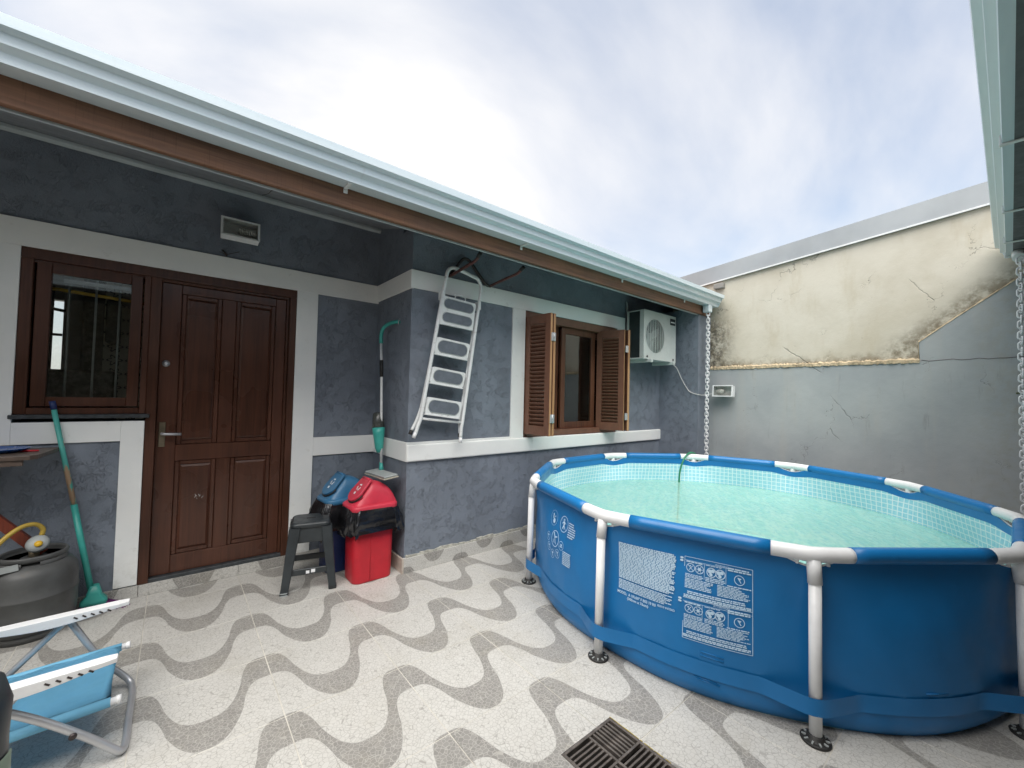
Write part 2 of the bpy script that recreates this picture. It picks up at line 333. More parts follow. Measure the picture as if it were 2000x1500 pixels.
def tube(b, pts, r, seg=10, smooth=0, closed=False, caps=True, rx=None):
    P = smooth_path(pts, smooth) if smooth else [Vector(p) for p in pts]
    n = len(P); rings = []; prev = None
    rr = r if isinstance(r, (list, tuple)) else None
    for i in range(n):
        if closed: d = P[(i+1) % n]-P[i-1]
        else: d = (P[min(i+1, n-1)]-P[max(i-1, 0)])
        d.normalize()
        if prev is None:
            a = Vector((0, 0, 1)) if abs(d.z) < .9 else Vector((1, 0, 0)); s = d.cross(a).normalized()
        else: s = (prev - d*prev.dot(d)).normalized()
        prev = s; t = d.cross(s); q = (rr[0]+(rr[1]-rr[0])*i/(n-1)) if rr else r
        # keep the wall thickness through sharp bends
        rings.append([b.verts.new(P[i]+s*q*math.cos(2*math.pi*k/seg)+t*(rx or 1)*q*math.sin(2*math.pi*k/seg)) for k in range(seg)])
    for i in range(n if closed else n-1):
        A, B = rings[i], rings[(i+1) % n]
        for k in range(seg):
            f = b.faces.new((A[k], A[(k+1) % seg], B[(k+1) % seg], B[k])); f.smooth = True
    if caps and not closed:
        b.faces.new(rings[0][::-1]); b.faces.new(rings[-1])
    return b
def lathe(b, prof, c=(0, 0, 0), seg=32, smooth=True, axis='Z', a0=0, a1=2*math.pi):
    full = abs(a1-a0-2*math.pi) < 1e-6; rings = []
    for r, z in prof:
        ring = []
        for k in range(seg if full else seg+1):
            a = a0+(a1-a0)*k/seg; x, y = r*math.cos(a), r*math.sin(a)
            v = (x, y, z) if axis == 'Z' else ((x, -z, y) if axis == 'Y' else (z, x, y))
            ring.append(b.verts.new(Vector(v)+Vector(c)))
        rings.append(ring)
    for i in range(len(prof)-1):
        A, B = rings[i], rings[i+1]; m_ = len(A)
        for k in range(m_ if full else m_-1):
            f = b.faces.new((A[k], A[(k+1) % m_], B[(k+1) % m_], B[k])); f.smooth = smooth
    if full:
        if prof[0][0] > 1e-5: b.faces.new(rings[0][::-1])
        if prof[-1][0] > 1e-5: b.faces.new(rings[-1])
    return b
def prism(b, poly, a0, a1, axis='X', bev=0):
    """polygon extruded along an axis; poly in (y,z) for X, (x,z) for Y, (x,y) for Z"""
    t = bmesh.new()
    def P(p, a): return {'X': (a, p[0], p[1]), 'Y': (p[0], a, p[1]), 'Z': (p[0], p[1], a)}[axis]
    A = [t.verts.new(P(p, a0)) for p in poly]; B = [t.verts.new(P(p, a1)) for p in poly]; n = len(poly)
    t.faces.new(A[::-1]); t.faces.new(B)
    for i in range(n): t.faces.new((A[i], A[(i+1) % n], B[(i+1) % n], B[i]))
    bmesh.ops.recalc_face_normals(t, faces=t.faces)
    if bev: bmesh.ops.bevel(t, geom=t.edges[:], offset=bev, segments=2, profile=.5, affect='EDGES')
    join(b, t); return b
def rrect(hx, hy, r, n=5, cx=0, cy=0):
    o = []
    for sx, sy, a in ((1, 1, 0), (-1, 1, 90), (-1, -1, 180), (1, -1, 270)):
        for k in range(n+1):
            t = R(a+90*k/n); o.append((cx+sx*(hx-r)+r*math.cos(t), cy+sy*(hy-r)+r*math.sin(t)))
    return o
def loft(b, rings, smooth=True, cap=True):
    V = [[b.verts.new(p) for p in r] for r in rings]; n = len(V[0])
    for i in range(len(V)-1):
        for k in range(n):
            f = b.faces.new((V[i][k], V[i][(k+1) % n], V[i+1][(k+1) % n], V[i+1][k])); f.smooth = smooth
    if cap: b.faces.new(V[0][::-1]); b.faces.new(V[-1])
    return b
def ring_flat(b, c, ro, ri, ex, ey, n=28, a0=0, a1=360, th=0):
    """flat ring in the plane of ex, ey"""
    c, ex, ey = Vector(c), Vector(ex), Vector(ey); A = []; B = []
    for k in range(n+1):
        t = R(a0+(a1-a0)*k/n); d = ex*math.cos(t)+ey*math.sin(t); A.append(b.verts.new(c+d*ro)); B.append(b.verts.new(c+d*ri))
    for k in range(n): b.faces.new((A[k], A[k+1], B[k+1], B[k]))
    return b
def mesh_of(name, b, mat, off=None):
    bmesh.ops.recalc_face_normals(b, faces=b.faces)
    if off is not None: bmesh.ops.translate(b, vec=-Vector(off), verts=b.verts)
    me = bpy.data.meshes.new(name); b.to_mesh(me); b.free(); me.materials.append(mat if not isinstance(mat, str) else M[mat]); return me
def root_ori(o):
    while o.parent: o = o.parent
    return ORI.get(o.name, Vector((0, 0, 0)))
def part(parent, name, b, mat, local=False, label=None):
    """a mesh in world coordinates (or in the thing's own when local) hung under its thing or part"""
    me = mesh_of(name, b, mat, None if local else root_ori(parent)); o = bpy.data.objects.new(name, me); COL.objects.link(o); o.parent = parent
    if label: o['label'] = label
    return o
def inst(parent, name, me, loc, rot=(0, 0, 0), local=False, scale=None):
    o = bpy.data.objects.new(name, me); COL.objects.link(o); o.parent = parent
    o.location = Vector(loc) if local else Vector(loc)-root_ori(parent); o.rotation_euler = rot
    if scale: o.scale = scale
    return o
def thing(name, label, cat, loc=(0, 0, 0), rz=0, group=None):
    o = bpy.data.objects.new(name, None); COL.objects.link(o); o.location = loc; o.rotation_euler = (0, 0, rz); o.empty_display_size = .1
    o['label'] = label; o['category'] = cat
    if group: o['group'] = group
    ORI[o.name] = Vector(loc); return o
def solo(name, b, mat, label, cat, loc=(0, 0, 0), group=None):
    o = bpy.data.objects.new(name, mesh_of(name, b, mat, loc)); COL.objects.link(o); o.location = loc; o['label'] = label; o['category'] = cat
    if group: o['group'] = group
    return o
def struct(name, b, mat):
    o = bpy.data.objects.new(name, mesh_of(name, b, mat)); COL.objects.link(o); o['kind'] = 'structure'; return o

# ---------------------------------------------------------------- ground and tiled floor
GX0, GX1, GY0, GY1 = 1.203, 1.505, .806, 1.114           # drain opening
b = bm_(); s = 400
for x0, x1, y0, y1 in ((-s, s, -s, GY0), (-s, s, GY1, s), (-s, GX0, GY0, GY1), (GX1, s, GY0, GY1)):
    b.faces.new([b.verts.new(p) for p in ((x0, y0, -.03), (x1, y0, -.03), (x1, y1, -.03), (x0, y1, -.03))])
struct('ground', b, 'concrete')
b = bm_()
for x0, x1, y0, y1 in ((-3.2, 5.45, -3.5, GY0), (-3.2, 5.45, GY1, 3.72), (-3.2, GX0, GY0, GY1), (GX1, 5.45, GY0, GY1)):
    box(b, x0, x1, y0, y1, -.025, -.0014)
floor = struct('floor', b, 'grout')
TX, TY, TW, TH = .412, 1.462, .5025, .5
t = bm_(); box(t, .0021, TW-.0021, .0021, TH-.0021, -.010, 0, .0008); tile_me = mesh_of('tile', t, 'tile')
for i in range(-5, 10):
    for j in range(-6, 5):
        x0, y0 = TX+i*TW, TY+j*TH; x1, y1 = x0+TW, y0+TH
        if y0 > 3.66: continue
        if x1 > GX0 and x0 < GX1 and y1 > GY0 and y0 < GY1:
            g = .0021; P = []
            # L-shaped tile cut round the drain corner
            cx = GX0 if x0 < GX0 else GX1; cy = GY0 if y0 < GY0 else GY1
            X0, X1, Y0, Y1 = x0+g, x1-g, y0+g, y1-g
            if cx == GX0 and cy == GY0: P = [(X0, Y0), (X1, Y0), (X1, cy), (cx, cy), (cx, Y1), (X0, Y1)]
            elif cx == GX1 and cy == GY0: P = [(X0, Y0), (X1, Y0), (X1, Y1), (cx, Y1), (cx, cy), (X0, cy)]
            elif cx == GX0: P = [(X0, cy), (X0, Y1), (X1, Y1), (X1, cy), (cx, cy), (cx, Y0), (X0, Y0)][::-1]; P = [(X0, Y0), (cx, Y0), (cx, cy), (X1, cy), (X1, Y1), (X0, Y1)]
            else: P = [(cx, Y0), (X1, Y0), (X1, Y1), (X0, Y1), (X0, cy), (cx, cy)]
            c = bm_(); prism(c, P, -.010, 0, 'Z'); o = bpy.data.objects.new('tile', mesh_of('tile', c, 'tile')); COL.objects.link(o); o.parent = floor
        else:
            o = bpy.data.objects.new('tile', tile_me); COL.objects.link(o); o.parent = floor; o.location = (x0, y0, random.uniform(-.0007, .0003))

# ---------------------------------------------------------------- the house
house = thing('house', 'single storey grey house with white bands and brown door, window and shutters', 'house', (1.4, 3.67, 0))
YD, YB = 3.655, 2.965            # band faces of the door wall and of the bay
gd, gb = YD+.014, YB+.014        # plaster faces behind them
XS = 1.395                       # side of the bay
def wallpart(name, boxes, mat='wall', bev=0, seg=1):
    b = bm_()
    for q in boxes: box(b, *q, bev, seg)
    return part(house, name, b, mat)
def top(y): return 2.885-.304*(3.67-y)
wallpart('wall', [(-3.2, -.722, gd, 3.85, 0, 2.93), (-.722, .737, gd, 3.85, 2.193, 2.93), (.737, 1.41, gd, 3.85, 0, 2.93),
                  (-.722, -.148, gd, 3.85, 0, 1.16)])
wallpart('bay_wall', [(1.409, 2.588, gb, 3.17, 0, 2.70), (2.588, 4.052, gb, 3.17, 0, .985), (2.588, 4.052, gb, 3.17, 2.212, 2.70), (4.052, 5.45, gb, 3.17, 0, 2.70),
                      (1.409, 1.60, 3.17, 3.85, 0, 2.93)])
wallpart('wing_wall', [(5.0, 5.318, 2.458, 2.979, 0, 2.53)])
# white bands: raised render with slightly soft arrises
bd = .0012
wallpart('band', [(-3.2, XS+.013, YD, gd+.01, 2.192, 2.352)], 'band', bd)
wallpart('band', [(-3.2, -.7225, YD, gd+.01, 1.03, 2.1915)], 'band', bd)
wallpart('band', [(-.722, -.262, YD, gd+.01, 1.03, 1.158)], 'band', bd)
wallpart('band', [(-.2615, -.148, YD, gd+.01, .085, 1.158)], 'band', bd)
wallpart('band', [(.738, .895, YD, gd+.01, .075, 2.1915)], 'band', bd)
wallpart('band', [(.8955, XS+.013, YD, gd+.01, .850, 1.0)], 'band', bd)
wallpart('band', [(XS, XS+.024, YB+.001, YD-.001, 2.208, 2.355)], 'band', bd)
wallpart('band', [(XS, XS+.024, YB+.001, YD-.001, .851, .999)], 'band', bd)
wallpart('band', [(XS+.002, 4.19, YB, gb+.01, 2.2125, 2.355)], 'band', bd)
wallpart('band', [(XS+.002, 5.0, YB-.012, gb+.01, .850, .984)], 'band', .012, 3)
wallpart('band', [(XS+.0025, 2.4305, YB, gb+.01, .9845, 1.0)], 'band', bd)
wallpart('band', [(2.431, 2.5875, YB, gb+.01, .9845, 2.212)], 'band', bd)
wallpart('band', [(4.053, 4.19, YB, gb+.01, .9845, 2.212)], 'band', bd)
# skirting tiles
def skirt(x0, x1, y, h, mat):
    n = max(1, round((x1-x0)/TW)); 
    xs = [x0]+[TX+TW*k for k in range(-8, 12) if x0+.05 < TX+TW*k < x1-.05]+[x1]
    for a, c in zip(xs, xs[1:]):
        b = bm_(); box(b, a+.001, c-.001, y-.010, y+.02, .0006, h, .001); part(house, 'skirting_tile', b, mat)
skirt(-.14, .74, 3.667, .074, 'skirt_door'); skirt(-3.0, -.1405, 3.667, .076, 'skirt_door'); skirt(.7405, 1.384, 3.667, .074, 'skirt_door'); skirt(1.40, 5.0, 2.968, .112, 'skirt')
b = bm_(); box(b, 1.386, 1.402, 2.9595, 3.655, .0006, .112, .001); part(house, 'skirting_tile', b, 'skirt_side')
b = bm_(); box(b, 4.984, 4.9995, 2.45, 2.957, .0006, .112, .001); part(house, 'skirting_tile', b, 'skirt_side')
# rough mortar left along the top of the skirting
b = bm_()
for i in range(60):
    x = 1.42+i*.06; h = random.uniform(.008, .026); prism(b, [(x, .1125), (x+.0605, .1125), (x+.0605, .1125+random.uniform(.008, .026)), (x, .1125+h)], 2.966, 2.9795, 'Y')
part(house, 'mortar_line', b, plain('pale_mortar', (.44, .43, .38), .9, var=.3, scale=30))
# threshold of dark stone
b = bm_(); box(b, -.138, .737, 3.668, 3.80, .0, .098, .003); part(house, 'door_threshold', b, 'stone')
# eaves: soffit, cornice strip, fascia board, gutter, roof
b = bm_(); prism(b, [(2.445, top(2.445)), (3.86, top(3.86)), (3.86, top(3.86)+.02), (2.445, top(2.445)+.02)], -3.2, 5.318, 'X'); part(house, 'soffit', b, 'soffit')
b = bm_(); prism(b, [(gd-.002, top(gd)-.004), (gd-.030, top(gd-.03)-.003), (gd-.030, top(gd)-.03), (gd-.002, top(gd)-.045)], -3.2, 1.405, 'X'); part(house, 'cornice', b, 'cornice')
b = bm_(); box(b, -3.2, 5.30, 2.467, 2.478, 2.440, 2.4625, .002); part(house, 'cornice', b, 'cornice')
b = bm_(); box(b, -3.2, 5.27, 2.436, 2.466, 2.450, 2.66, .004); part(house, 'fascia_board', b, 'fascia')
prof = [(2.435, 2.560), (2.340, 2.559), (2.338, 2.597), (2.300, 2.610), (2.298, 2.649), (2.262, 2.656), (2.260, 2.697), (2.268, 2.699), (2.2685, 2.664), (2.306, 2.656), (2.308, 2.618), (2.346, 2.604), (2.348, 2.567), (2.435, 2.568)]
b = bm_(); prism(b, prof, -3.2, 5.255, 'X'); gut = part(house, 'gutter', b, 'gutter')
b = bm_(); prism(b, [(2.435, 2.5595), (2.338, 2.5585), (2.258, 2.70), (2.44, 2.70)], 5.2555, 5.262, 'X'); part(gut, 'end_cap', b, 'gutter')
b = bm_(); box(b, 5.02, 5.11, 2.34, 2.42, 2.47, 2.5585, .006); part(gut, 'outlet_spout', b, 'gutter')
for x in (.72, 2.06, 3.38, 4.6, -.62):
    b = bm_(); box(b, x-.012, x+.012, 2.352, 2.436, 2.552, 2.5585, .002); box(b, x-.012, x+.012, 2.430, 2.4355, 2.528, 2.5515, .002); part(gut, 'bracket', b, 'white_metal')
b = bm_(); prism(b, [(2.38, 2.672), (7.2, 4.14), (7.2, 4.22), (2.38, 2.745)], -3.2, 5.30, 'X'); part(house, 'roof', b, plain('dark_roof_sheet', (.20, .14, .11), .7))
# rooms behind the windows
b = bm_(); box(b, -3.2, -3.1, 3.85, 6.5, 0, 3.0); box(b, 5.3, 5.4, 2.98, 6.5, 0, 3.0); box(b, -3.2, -1.3, 6.5, 6.6, 0, 3.9); box(b, -.86, 5.4, 6.5, 6.6, 0, 3.9); box(b, -1.3, -.86, 6.5, 6.6, 0, 1.5); box(b, -1.3, -.86, 6.5, 6.6, 2.3, 3.9); box(b, -3.1, 5.3, 3.86, 6.5, -.02, -.001); part(house, 'interior_wall', b, 'interior')
b = bm_(); box(b, 1.2, 1.3, 3.86, 6.5, 0, 3.0); box(b, -3.1, 5.3, 3.862, 6.499, 2.945, 2.96); part(house, 'interior_partition', b, 'interior')
# crack in the soffit paint
b = bm_(); tube(b, [(.46, 2.50, top(2.5)-.001), (.47, 2.8, top(2.8)-.001), (.455, 3.1, top(3.1)-.001), (.47, 3.4, top(3.4)-.001), (.46, 3.62, top(3.62)-.002)], .0025, 5, 4); part(house, 'soffit_wire', b, 'black_rubber')

# ---- door leaf and joined window in one dark frame
b = bm_()
box(b, -.722, .737, 3.662, 3.84, 2.128, 2.192, .003); fr = part(house, 'door_frame', b, 'frame')
def sub(p, n, q, mat, bev=.003): 
    b = bm_(); box(b, *q, bev); return part(p, n, b, mat)
sub(fr, 'jamb', (.690, .737, 3.663, 3.84, .075, 2.1275), 'frame'); sub(fr, 'jamb', (-.147, -.092, 3.663, 3.84, .075, 2.1275), 'frame')
sub(fr, 'stop', (.672, .6895, 3.69, 3.83, .098, 2.127), 'frame', .002)
sub(fr, 'stop', (-.722, .68, 3.68, 3.80, 2.110, 2.1275), 'frame', .002)
door = part(house, 'door', box(bm_(), -.091, .671, 3.730, 3.765, .099, 2.1095, .002), 'door')
sub(door, 'stile', (-.091, .016, 3.708, 3.7299, .099, 2.1095), 'door'); sub(door, 'stile', (.600, .671, 3.708, 3.7299, .099, 2.1095), 'door')
sub(door, 'top_rail', (.0165, .5995, 3.709, 3.7299, 2.048, 2.1095), 'door'); sub(door, 'lock_rail', (.0165, .5995, 3.7085, 3.7299, .872, .985), 'door'); sub(door, 'bottom_rail', (.0165, .5995, 3.7085, 3.7299, .099, .222), 'door')
sub(door, 'muntin', (.252, .338, 3.709, 3.7299, .9855, 2.0475), 'door'); sub(door, 'muntin', (.252, .338, 3.709, 3.7299, .2225, .8715), 'door')
def raised(x0, x1, z0, z1):
    b = bm_(); t = bm_()
    for q in ((x0+.001, x0+.028, z0+.001, z1-.001), (x1-.028, x1-.001, z0+.001, z1-.001), (x0+.0285, x1-.0285, z0+.001, z0+.028), (x0+.0285, x1-.0285, z1-.028, z1-.001)): box(t, q[0], q[1], 3.7155, 3.7299, q[2], q[3], .004)
    part(door, 'moulding', t, 'door')
    x0 += .030; x1 -= .030; z0 += .030; z1 -= .030; c = .014
    loft(b, [[(x0, 3.7298, z0), (x1, 3.7298, z0), (x1, 3.7298, z1), (x0, 3.7298, z1)], [(x0, 3.722, z0), (x1, 3.722, z0), (x1, 3.722, z1), (x0, 3.722, z1)],
             [(x0+c, 3.7135, z0+c), (x1-c, 3.7135, z0+c), (x1-c, 3.7135, z1-c), (x0+c, 3.7135, z1-c)]], smooth=False); part(door, 'panel', b, 'door')
raised(.0165, .2515, .9855, 2.0475); raised(.3385, .5995, .9855, 2.0475); raised(.0165, .2515, .2225, .8715); raised(.3385, .5995, .2225, .8715)
for q in range(7):
    x = .135+.006*q+random.uniform(-.004, .004); z = .60+random.uniform(-.012, .012); b = bm_(); tube(b, [(x, 3.7132, z), (x+random.uniform(-.012, .012), 3.7132, z+random.uniform(.008, .022))], .0011, 4); part(door, 'scratch', b, 'cable')
b = bm_(); box(b, -.076, -.040, 3.7005, 3.7078, .975, 1.145, .003); part(door, 'handle_plate', b, 'brass')
b = bm_(); tube(b, [(-.058, 3.704, 1.066), (-.058, 3.665, 1.066), (-.045, 3.655, 1.066), (.045, 3.656, 1.062)], .009, 10); part(door, 'handle', b, 'steel')
b = bm_(); lathe(b, [(.0, .0), (.022, .0), (.022, .007), (.014, .010), (.013, .016), (0, .016)], (-.054, 3.7079, 1.549), 20, axis='Y'); part(door, 'lock_cylinder', b, 'steel')
wf = part(house, 'window_frame', box(bm_(), -.722, -.672, 3.663, 3.84, 1.205, 2.1275, .003), 'frame')
sub(wf, 'jamb', (-.180, -.1475, 3.664, 3.84, 1.205, 2.1275), 'frame'); sub(wf, 'bottom_rail', (-.6715, -.1805, 3.664, 3.84, 1.205, 1.244), 'frame'); 
sash = part(house, 'window_sash', box(bm_(), -.662, -.600, 3.678, 3.72, 1.252, 2.120, .003), 'frame')
sub(sash, 'stile', (-.245, -.188, 3.678, 3.72, 1.252, 2.120), 'frame'); sub(sash, 'rail', (-.5995, -.2455, 3.679, 3.72, 2.060, 2.120), 'frame'); sub(sash, 'rail', (-.5995, -.2455, 3.679, 3.72, 1.252, 1.310), 'frame')
sub(sash, 'glass_pane', (-.6005, -.2445, 3.696, 3.700, 1.305, 2.065), 'glass', 0)
for x in (-.535, -.415, -.305):
    b = bm_(); tube(b, [(x, 3.765, 1.245), (x, 3.765, 2.127)], .006, 8); part(wf, 'grille_bar', b, 'grey_plastic')
b = bm_(); tube(b, [(-.67, 3.775, 1.985), (-.18, 3.775, 1.955)], .011, 8); part(wf, 'reflected_bar', b, 'yellow')  # solid yellow bar built in place of a reflection in the glass
for z in (2.035, 2.075):
    b = bm_(); box(b, -.56, -.19, 3.750, 3.757, z-.012, z+.012); part(wf, 'reflected_stripe', b, 'white_metal')  # solid white stripes built in place of the gutter's reflection in the pane
b = bm_(); box(b, -.735, -.125, 3.640, 3.84, 1.180, 1.2045, .004); part(house, 'window_sill', b, 'stone')
# things one makes out in the kitchen behind that window
b = bm_(); box(b, -.455, 1.19, 4.60, 4.63, .0, 2.3); part(house, 'patterned_tile_wall', b, 'motif')
b = bm_(); box(b, -.62, -.46, 4.9, 5.4, .0, 2.3, .02); box(b, -.9, -.36, 4.45, 4.59, .0, 1.50, .02); box(b, -.43, -.355, 4.40, 4.59, 1.72, 2.05, .01); part(house, 'kitchen_cupboard', b, 'dark_interior')
b = bm_(); tube(b, [(-.80, 5.0, 1.5), (-.80, 5.0, 2.2)], .008, 6); tube(b, [(-.85, 5.0, 1.80), (-.74, 5.0, 1.80)], .012, 6); tube(b, [(-.86, 5.0, 2.02), (-.73, 5.0, 2.0)], .014, 6); part(house, 'crossbar_stand', b, 'dark_interior')  # added dark stand with two crossbars, in place of unclear cross shapes
b = bm_(); box(b, -.80, -.62, 5.42, 5.46, 1.45, 2.3); part(house, 'kitchen_panel', b, 'white_metal')

# ---- shuttered window
w2 = part(house, 'window', box(bm_(), 2.589, 4.051, 2.985, 3.13, 2.130, 2.211, .003), 'shutter')
for q in ((2.589, 2.64, 2.985, 3.13, .986, 2.1295), (4.0, 4.051, 2.985, 3.13, .986, 2.1295), (2.6405, 3.9995, 2.975, 3.13, .986, 1.045)): sub(w2, 'frame_bar', q, 'shutter')
def sash2(x0, x1, y, st=.062):
    for q in ((x0, x0+st, 1.046, 2.129), (x1-st, x1, 1.046, 2.129), (x0+st+.0005, x1-st-.0005, 1.046, 1.115), (x0+st+.0005, x1-st-.0005, 2.062, 2.129)):
        sub(w2, 'sash_bar', (q[0], q[1], y, y+.032, q[2], q[3]), 'shutter_dark')
    sub(w2, 'glass_pane', (x0+st-.004, x1-st+.004, y+.014, y+.018, 1.11, 2.066), 'glass', 0)
M['shutter_dark'] = wood('window_sash_wood', (.06, .022, .012), (.13, .052, .028), .4)
sash2(3.165, 3.72, 3.035); sash2(2.642, 3.16, 3.075); sash2(3.345, 3.998, 3.075)
b = bm_(); tube(b, [(2.65, 2.97, .984), (4.0, 2.97, .984)], .003, 5); part(w2, 'drip_line', b, 'stone')
b = bm_(); box(b, 2.7, 3.95, 3.30, 3.315, 1.02, 2.2); 
b.free()
SW, SH = .345, 1.125
def leaf(name, p0, p1, z0=1.022):
    """a louvred leaf from p0 to p1 (x, y)"""
    d = Vector((p1[0]-p0[0], p1[1]-p0[1], 0)); L = d.length; d.normalize(); a = math.atan2(d.y, d.x)
    rot = Matrix.Rotation(a, 3, 'Z'); org = Vector((p0[0], p0[1], z0)); H = SH; th = .014
    def bx(x0, x1, zz0, zz1, t=th):
        b = bm_(); obox(b, org+rot@Vector(((x0+x1)/2, 0, (zz0+zz1)/2)), ((x1-x0)/2, t, (zz1-zz0)/2), rot, .002); return b
    sh = part(house, 'shutter', bx(0, .062, 0, H), 'shutter')
    part(sh, 'stile', bx(L-.062, L, 0, H), 'shutter'); part(sh, 'rail', bx(.0625, L-.0625, 0, .085, th*.95), 'shutter'); part(sh, 'rail', bx(.0625, L-.0625, H-.085, H, th*.95), 'shutter')
    me = None; n = 26; stp = (H-.17)/n
    for k in range(n):
        if me is None:
            s_ = bm_(); obox(s_, (0, 0, 0), ((L-.126)/2, .0185, .0035), Matrix.Rotation(R(-47), 3, 'X'), .001); me = mesh_of('slat', s_, M['shutter'])
        inst(sh, 'slat', me, org+rot@Vector((L/2, 0, .085+stp*(k+.5))), (0, 0, a))
    # bare wood edges
    eb = bm_(); obox(eb, org+rot@Vector((L+.0015, 0, H/2)), (.0012, th*.86, H/2-.002), rot); part(sh, 'edge_strip', eb, 'shutter_edge')
    return sh
l1 = leaf('shutter', (2.612, 2.972), (2.632, 2.655)); l2 = leaf('shutter', (2.700, 2.972), (2.672, 2.655))
r1 = leaf('shutter', (3.742, 3.022), (3.845, 2.725)); r2_ = leaf('shutter', (4.005, 2.965), (3.893, 2.700))
for z in (1.18, 1.93):
    b = bm_(); box(b, 2.628, 2.682, 2.645, 2.652, z-.038, z+.038, .002); tube(b, [(2.655, 2.643, z-.04), (2.655, 2.643, z+.04)], .006, 8); part(l1, 'hinge', b, 'steel')
    b = bm_(); box(b, 3.84, 3.90, 2.700, 2.708, z-.038, z+.038, .002); part(r1, 'hinge', b, 'steel')

# ---------------------------------------------------------------- boundary wall on the right
XW = 5.318
bw = thing('boundary_wall', 'tall stained wall, beige above and grey below, with sloping metal cap', 'wall', (XW, 1.0, 0))
def wt(y): return 2.895-(y-2.38)*.0905
b = bm_(); prism(b, [(-4.0, 1.78), (7.0, 1.78), (7.0, wt(7.0)), (-4.0, wt(-4.0))], XW, XW+.2, 'X'); part(bw, 'upper_wall', b, 'beige')
b = bm_(); box(b, XW-.022, XW+.2, -4.0, 7.0, 0, 1.79); part(bw, 'lower_wall', b, 'lower')
b = bm_(); prism(b, [(-4.0, 1.7902), (.53, 1.7902), (.537, 1.965), (.30, 2.165), (-.06, 2.452), (-4.0, 2.50)], XW-.016, XW+.01, 'X'); part(bw, 'render_patch', b, 'lower')
b = bm_(); n = 130; pts = []
rng = random.Random(3)
for i in range(n):
    y = .53+i*(2.44-.53)/(n-1); h = .012+rng.random()*.014; dp = .010+rng.random()*.022
    pts.append([(XW+.001, y, 1.776-rng.random()*.014), (XW-.022-dp*.5, y, 1.778-rng.random()*.01), (XW-.022-dp*.45, y, 1.79+h*.6), (XW+.001, y, 1.79+h*1.4)])
loft(b, pts, smooth=False); part(bw, 'mortar_ledge', b, 'ledge')
b = bm_(); pts = []
P0 = [(.537, 1.79), (.537, 1.965), (.30, 2.165), (-.06, 2.452)]
for (a, c), (e, f) in zip(P0, P0[1:]):
    for k in range(22):
        t = k/22; y = a+(e-a)*t; z = c+(f-c)*t; h = .006+rng.random()*.010; pts.append([(XW+.001, y, z-.004), (XW-.018-rng.random()*.006, y, z-.003), (XW-.014, y+.004, z+h*.7), (XW+.001, y+.003, z+h)])
loft(b, pts, smooth=False); part(bw, 'mortar_edge', b, 'ledge')
b = bm_(); prism(b, [(-4.0, wt(-4.0)), (7.0, wt(7.0)), (7.0, wt(7.0)+.205), (-4.0, wt(-4.0)+.205)], XW-.028, XW+.24, 'X'); cap = part(bw, 'metal_cap', b, 'cap')
b = bm_(); prism(b, [(-4.0, wt(-4.0)-.004), (7.0, wt(7.0)-.004), (7.0, wt(7.0)+.012), (-4.0, wt(-4.0)+.012)], XW-.034, XW-.0282, 'X'); part(cap, 'drip_edge', b, 'white_metal')
b = bm_(); box(b, XW-.06, XW+.02, 2.28, 2.40, 2.80, 2.865, .006); part(bw, 'beam_end', b, 'concrete')
b = bm_(); tube(b, [(XW-.0225, .52-k*.05, 1.791+rng.uniform(-.006, .006)) for k in range(22)], .0022, 5); part(bw, 'crack_line', b, 'dark_metal')
b = bm_()
for k in range(4): obox(b, (XW-.024, -.045+rng.uniform(-.012, .012), 1.50+rng.uniform(-.008, .008)), (.002, .011, .005), Matrix.Rotation(rng.uniform(-1, 1), 3, 'X'))
part(bw, 'wall_weed', b, plain('weed_leaf', (.16, .20, .05), .6))

# ---------------------------------------------------------------- roof over the side where one stands
pr = thing('patio_roof', 'metal patio roof with white gutter cutting the right edge of the sky', 'roof', (0, -1.5, 2.6))
gp = [(-.02, 2.612), (.016, 2.612), (.020, 2.650), (.046, 2.662), (.050, 2.702), (.074, 2.712), (.080, 2.762), (.072, 2.763), (.066, 2.720), (.042, 2.709), (.038, 2.668), (.012, 2.656), (.008, 2.620), (-.02, 2.620)]
b = bm_(); prism(b, gp, -3.2, 5.26, 'X'); pg = part(pr, 'gutter', b, 'gutter')
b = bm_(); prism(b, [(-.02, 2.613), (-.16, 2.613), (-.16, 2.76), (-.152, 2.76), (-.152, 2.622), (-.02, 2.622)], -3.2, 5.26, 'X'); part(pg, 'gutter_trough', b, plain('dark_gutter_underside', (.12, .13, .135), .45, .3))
b = bm_(); prism(b, [(.076, 2.7635), (-.16, 2.7635), (-.16, 2.61), (.016, 2.61)], 5.2605, 5.267, 'X'); part(pg, 'end_cap', b, 'gutter')
for x in (1.35, 2.95, 4.0, 4.75, 5.2):
    b = bm_(); box(b, x-.012, x+.012, -.17, .022, 2.602, 2.611, .002); box(b, x-.012, x+.012, .018, .026, 2.602, 2.66, .002); part(pg, 'bracket', b, 'white_metal')
b = bm_(); prism(b, [(-.165, 2.63), (-3.6, 2.95), (-3.6, 3.0), (-.06, 2.69), (-.06, 2.66)], -3.2, 5.318, 'X'); part(pr, 'roof_deck', b, plain('dark_soffit', (.13, .13, .125), .6))
b = bm_(); tube(b, [(5.09, -.05, 2.612), (5.07, -.05, 2.585), (5.03, -.052, 2.545)], .038, 14); part(pg, 'outlet_spout', b, 'white_plastic')
b = bm_(); box(b, -3.2, 5.3, -3.55, -3.4, 0, 2.93); bk = solo('patio_back_wall', b, 'beige', 'plain beige wall at the back of the covered patio', 'wall', (1, -3.5, 0))
b = bm_(); box(b, -3.35, -3.2, -3.55, 3.66, 0, 2.5); solo('shading_side_wall', b, 'beige', 'plain beige wall added out of view to darken the left of the yard', 'wall', (-3.3, 0, 0))  # unseen wall, added to keep out light from the left horizon

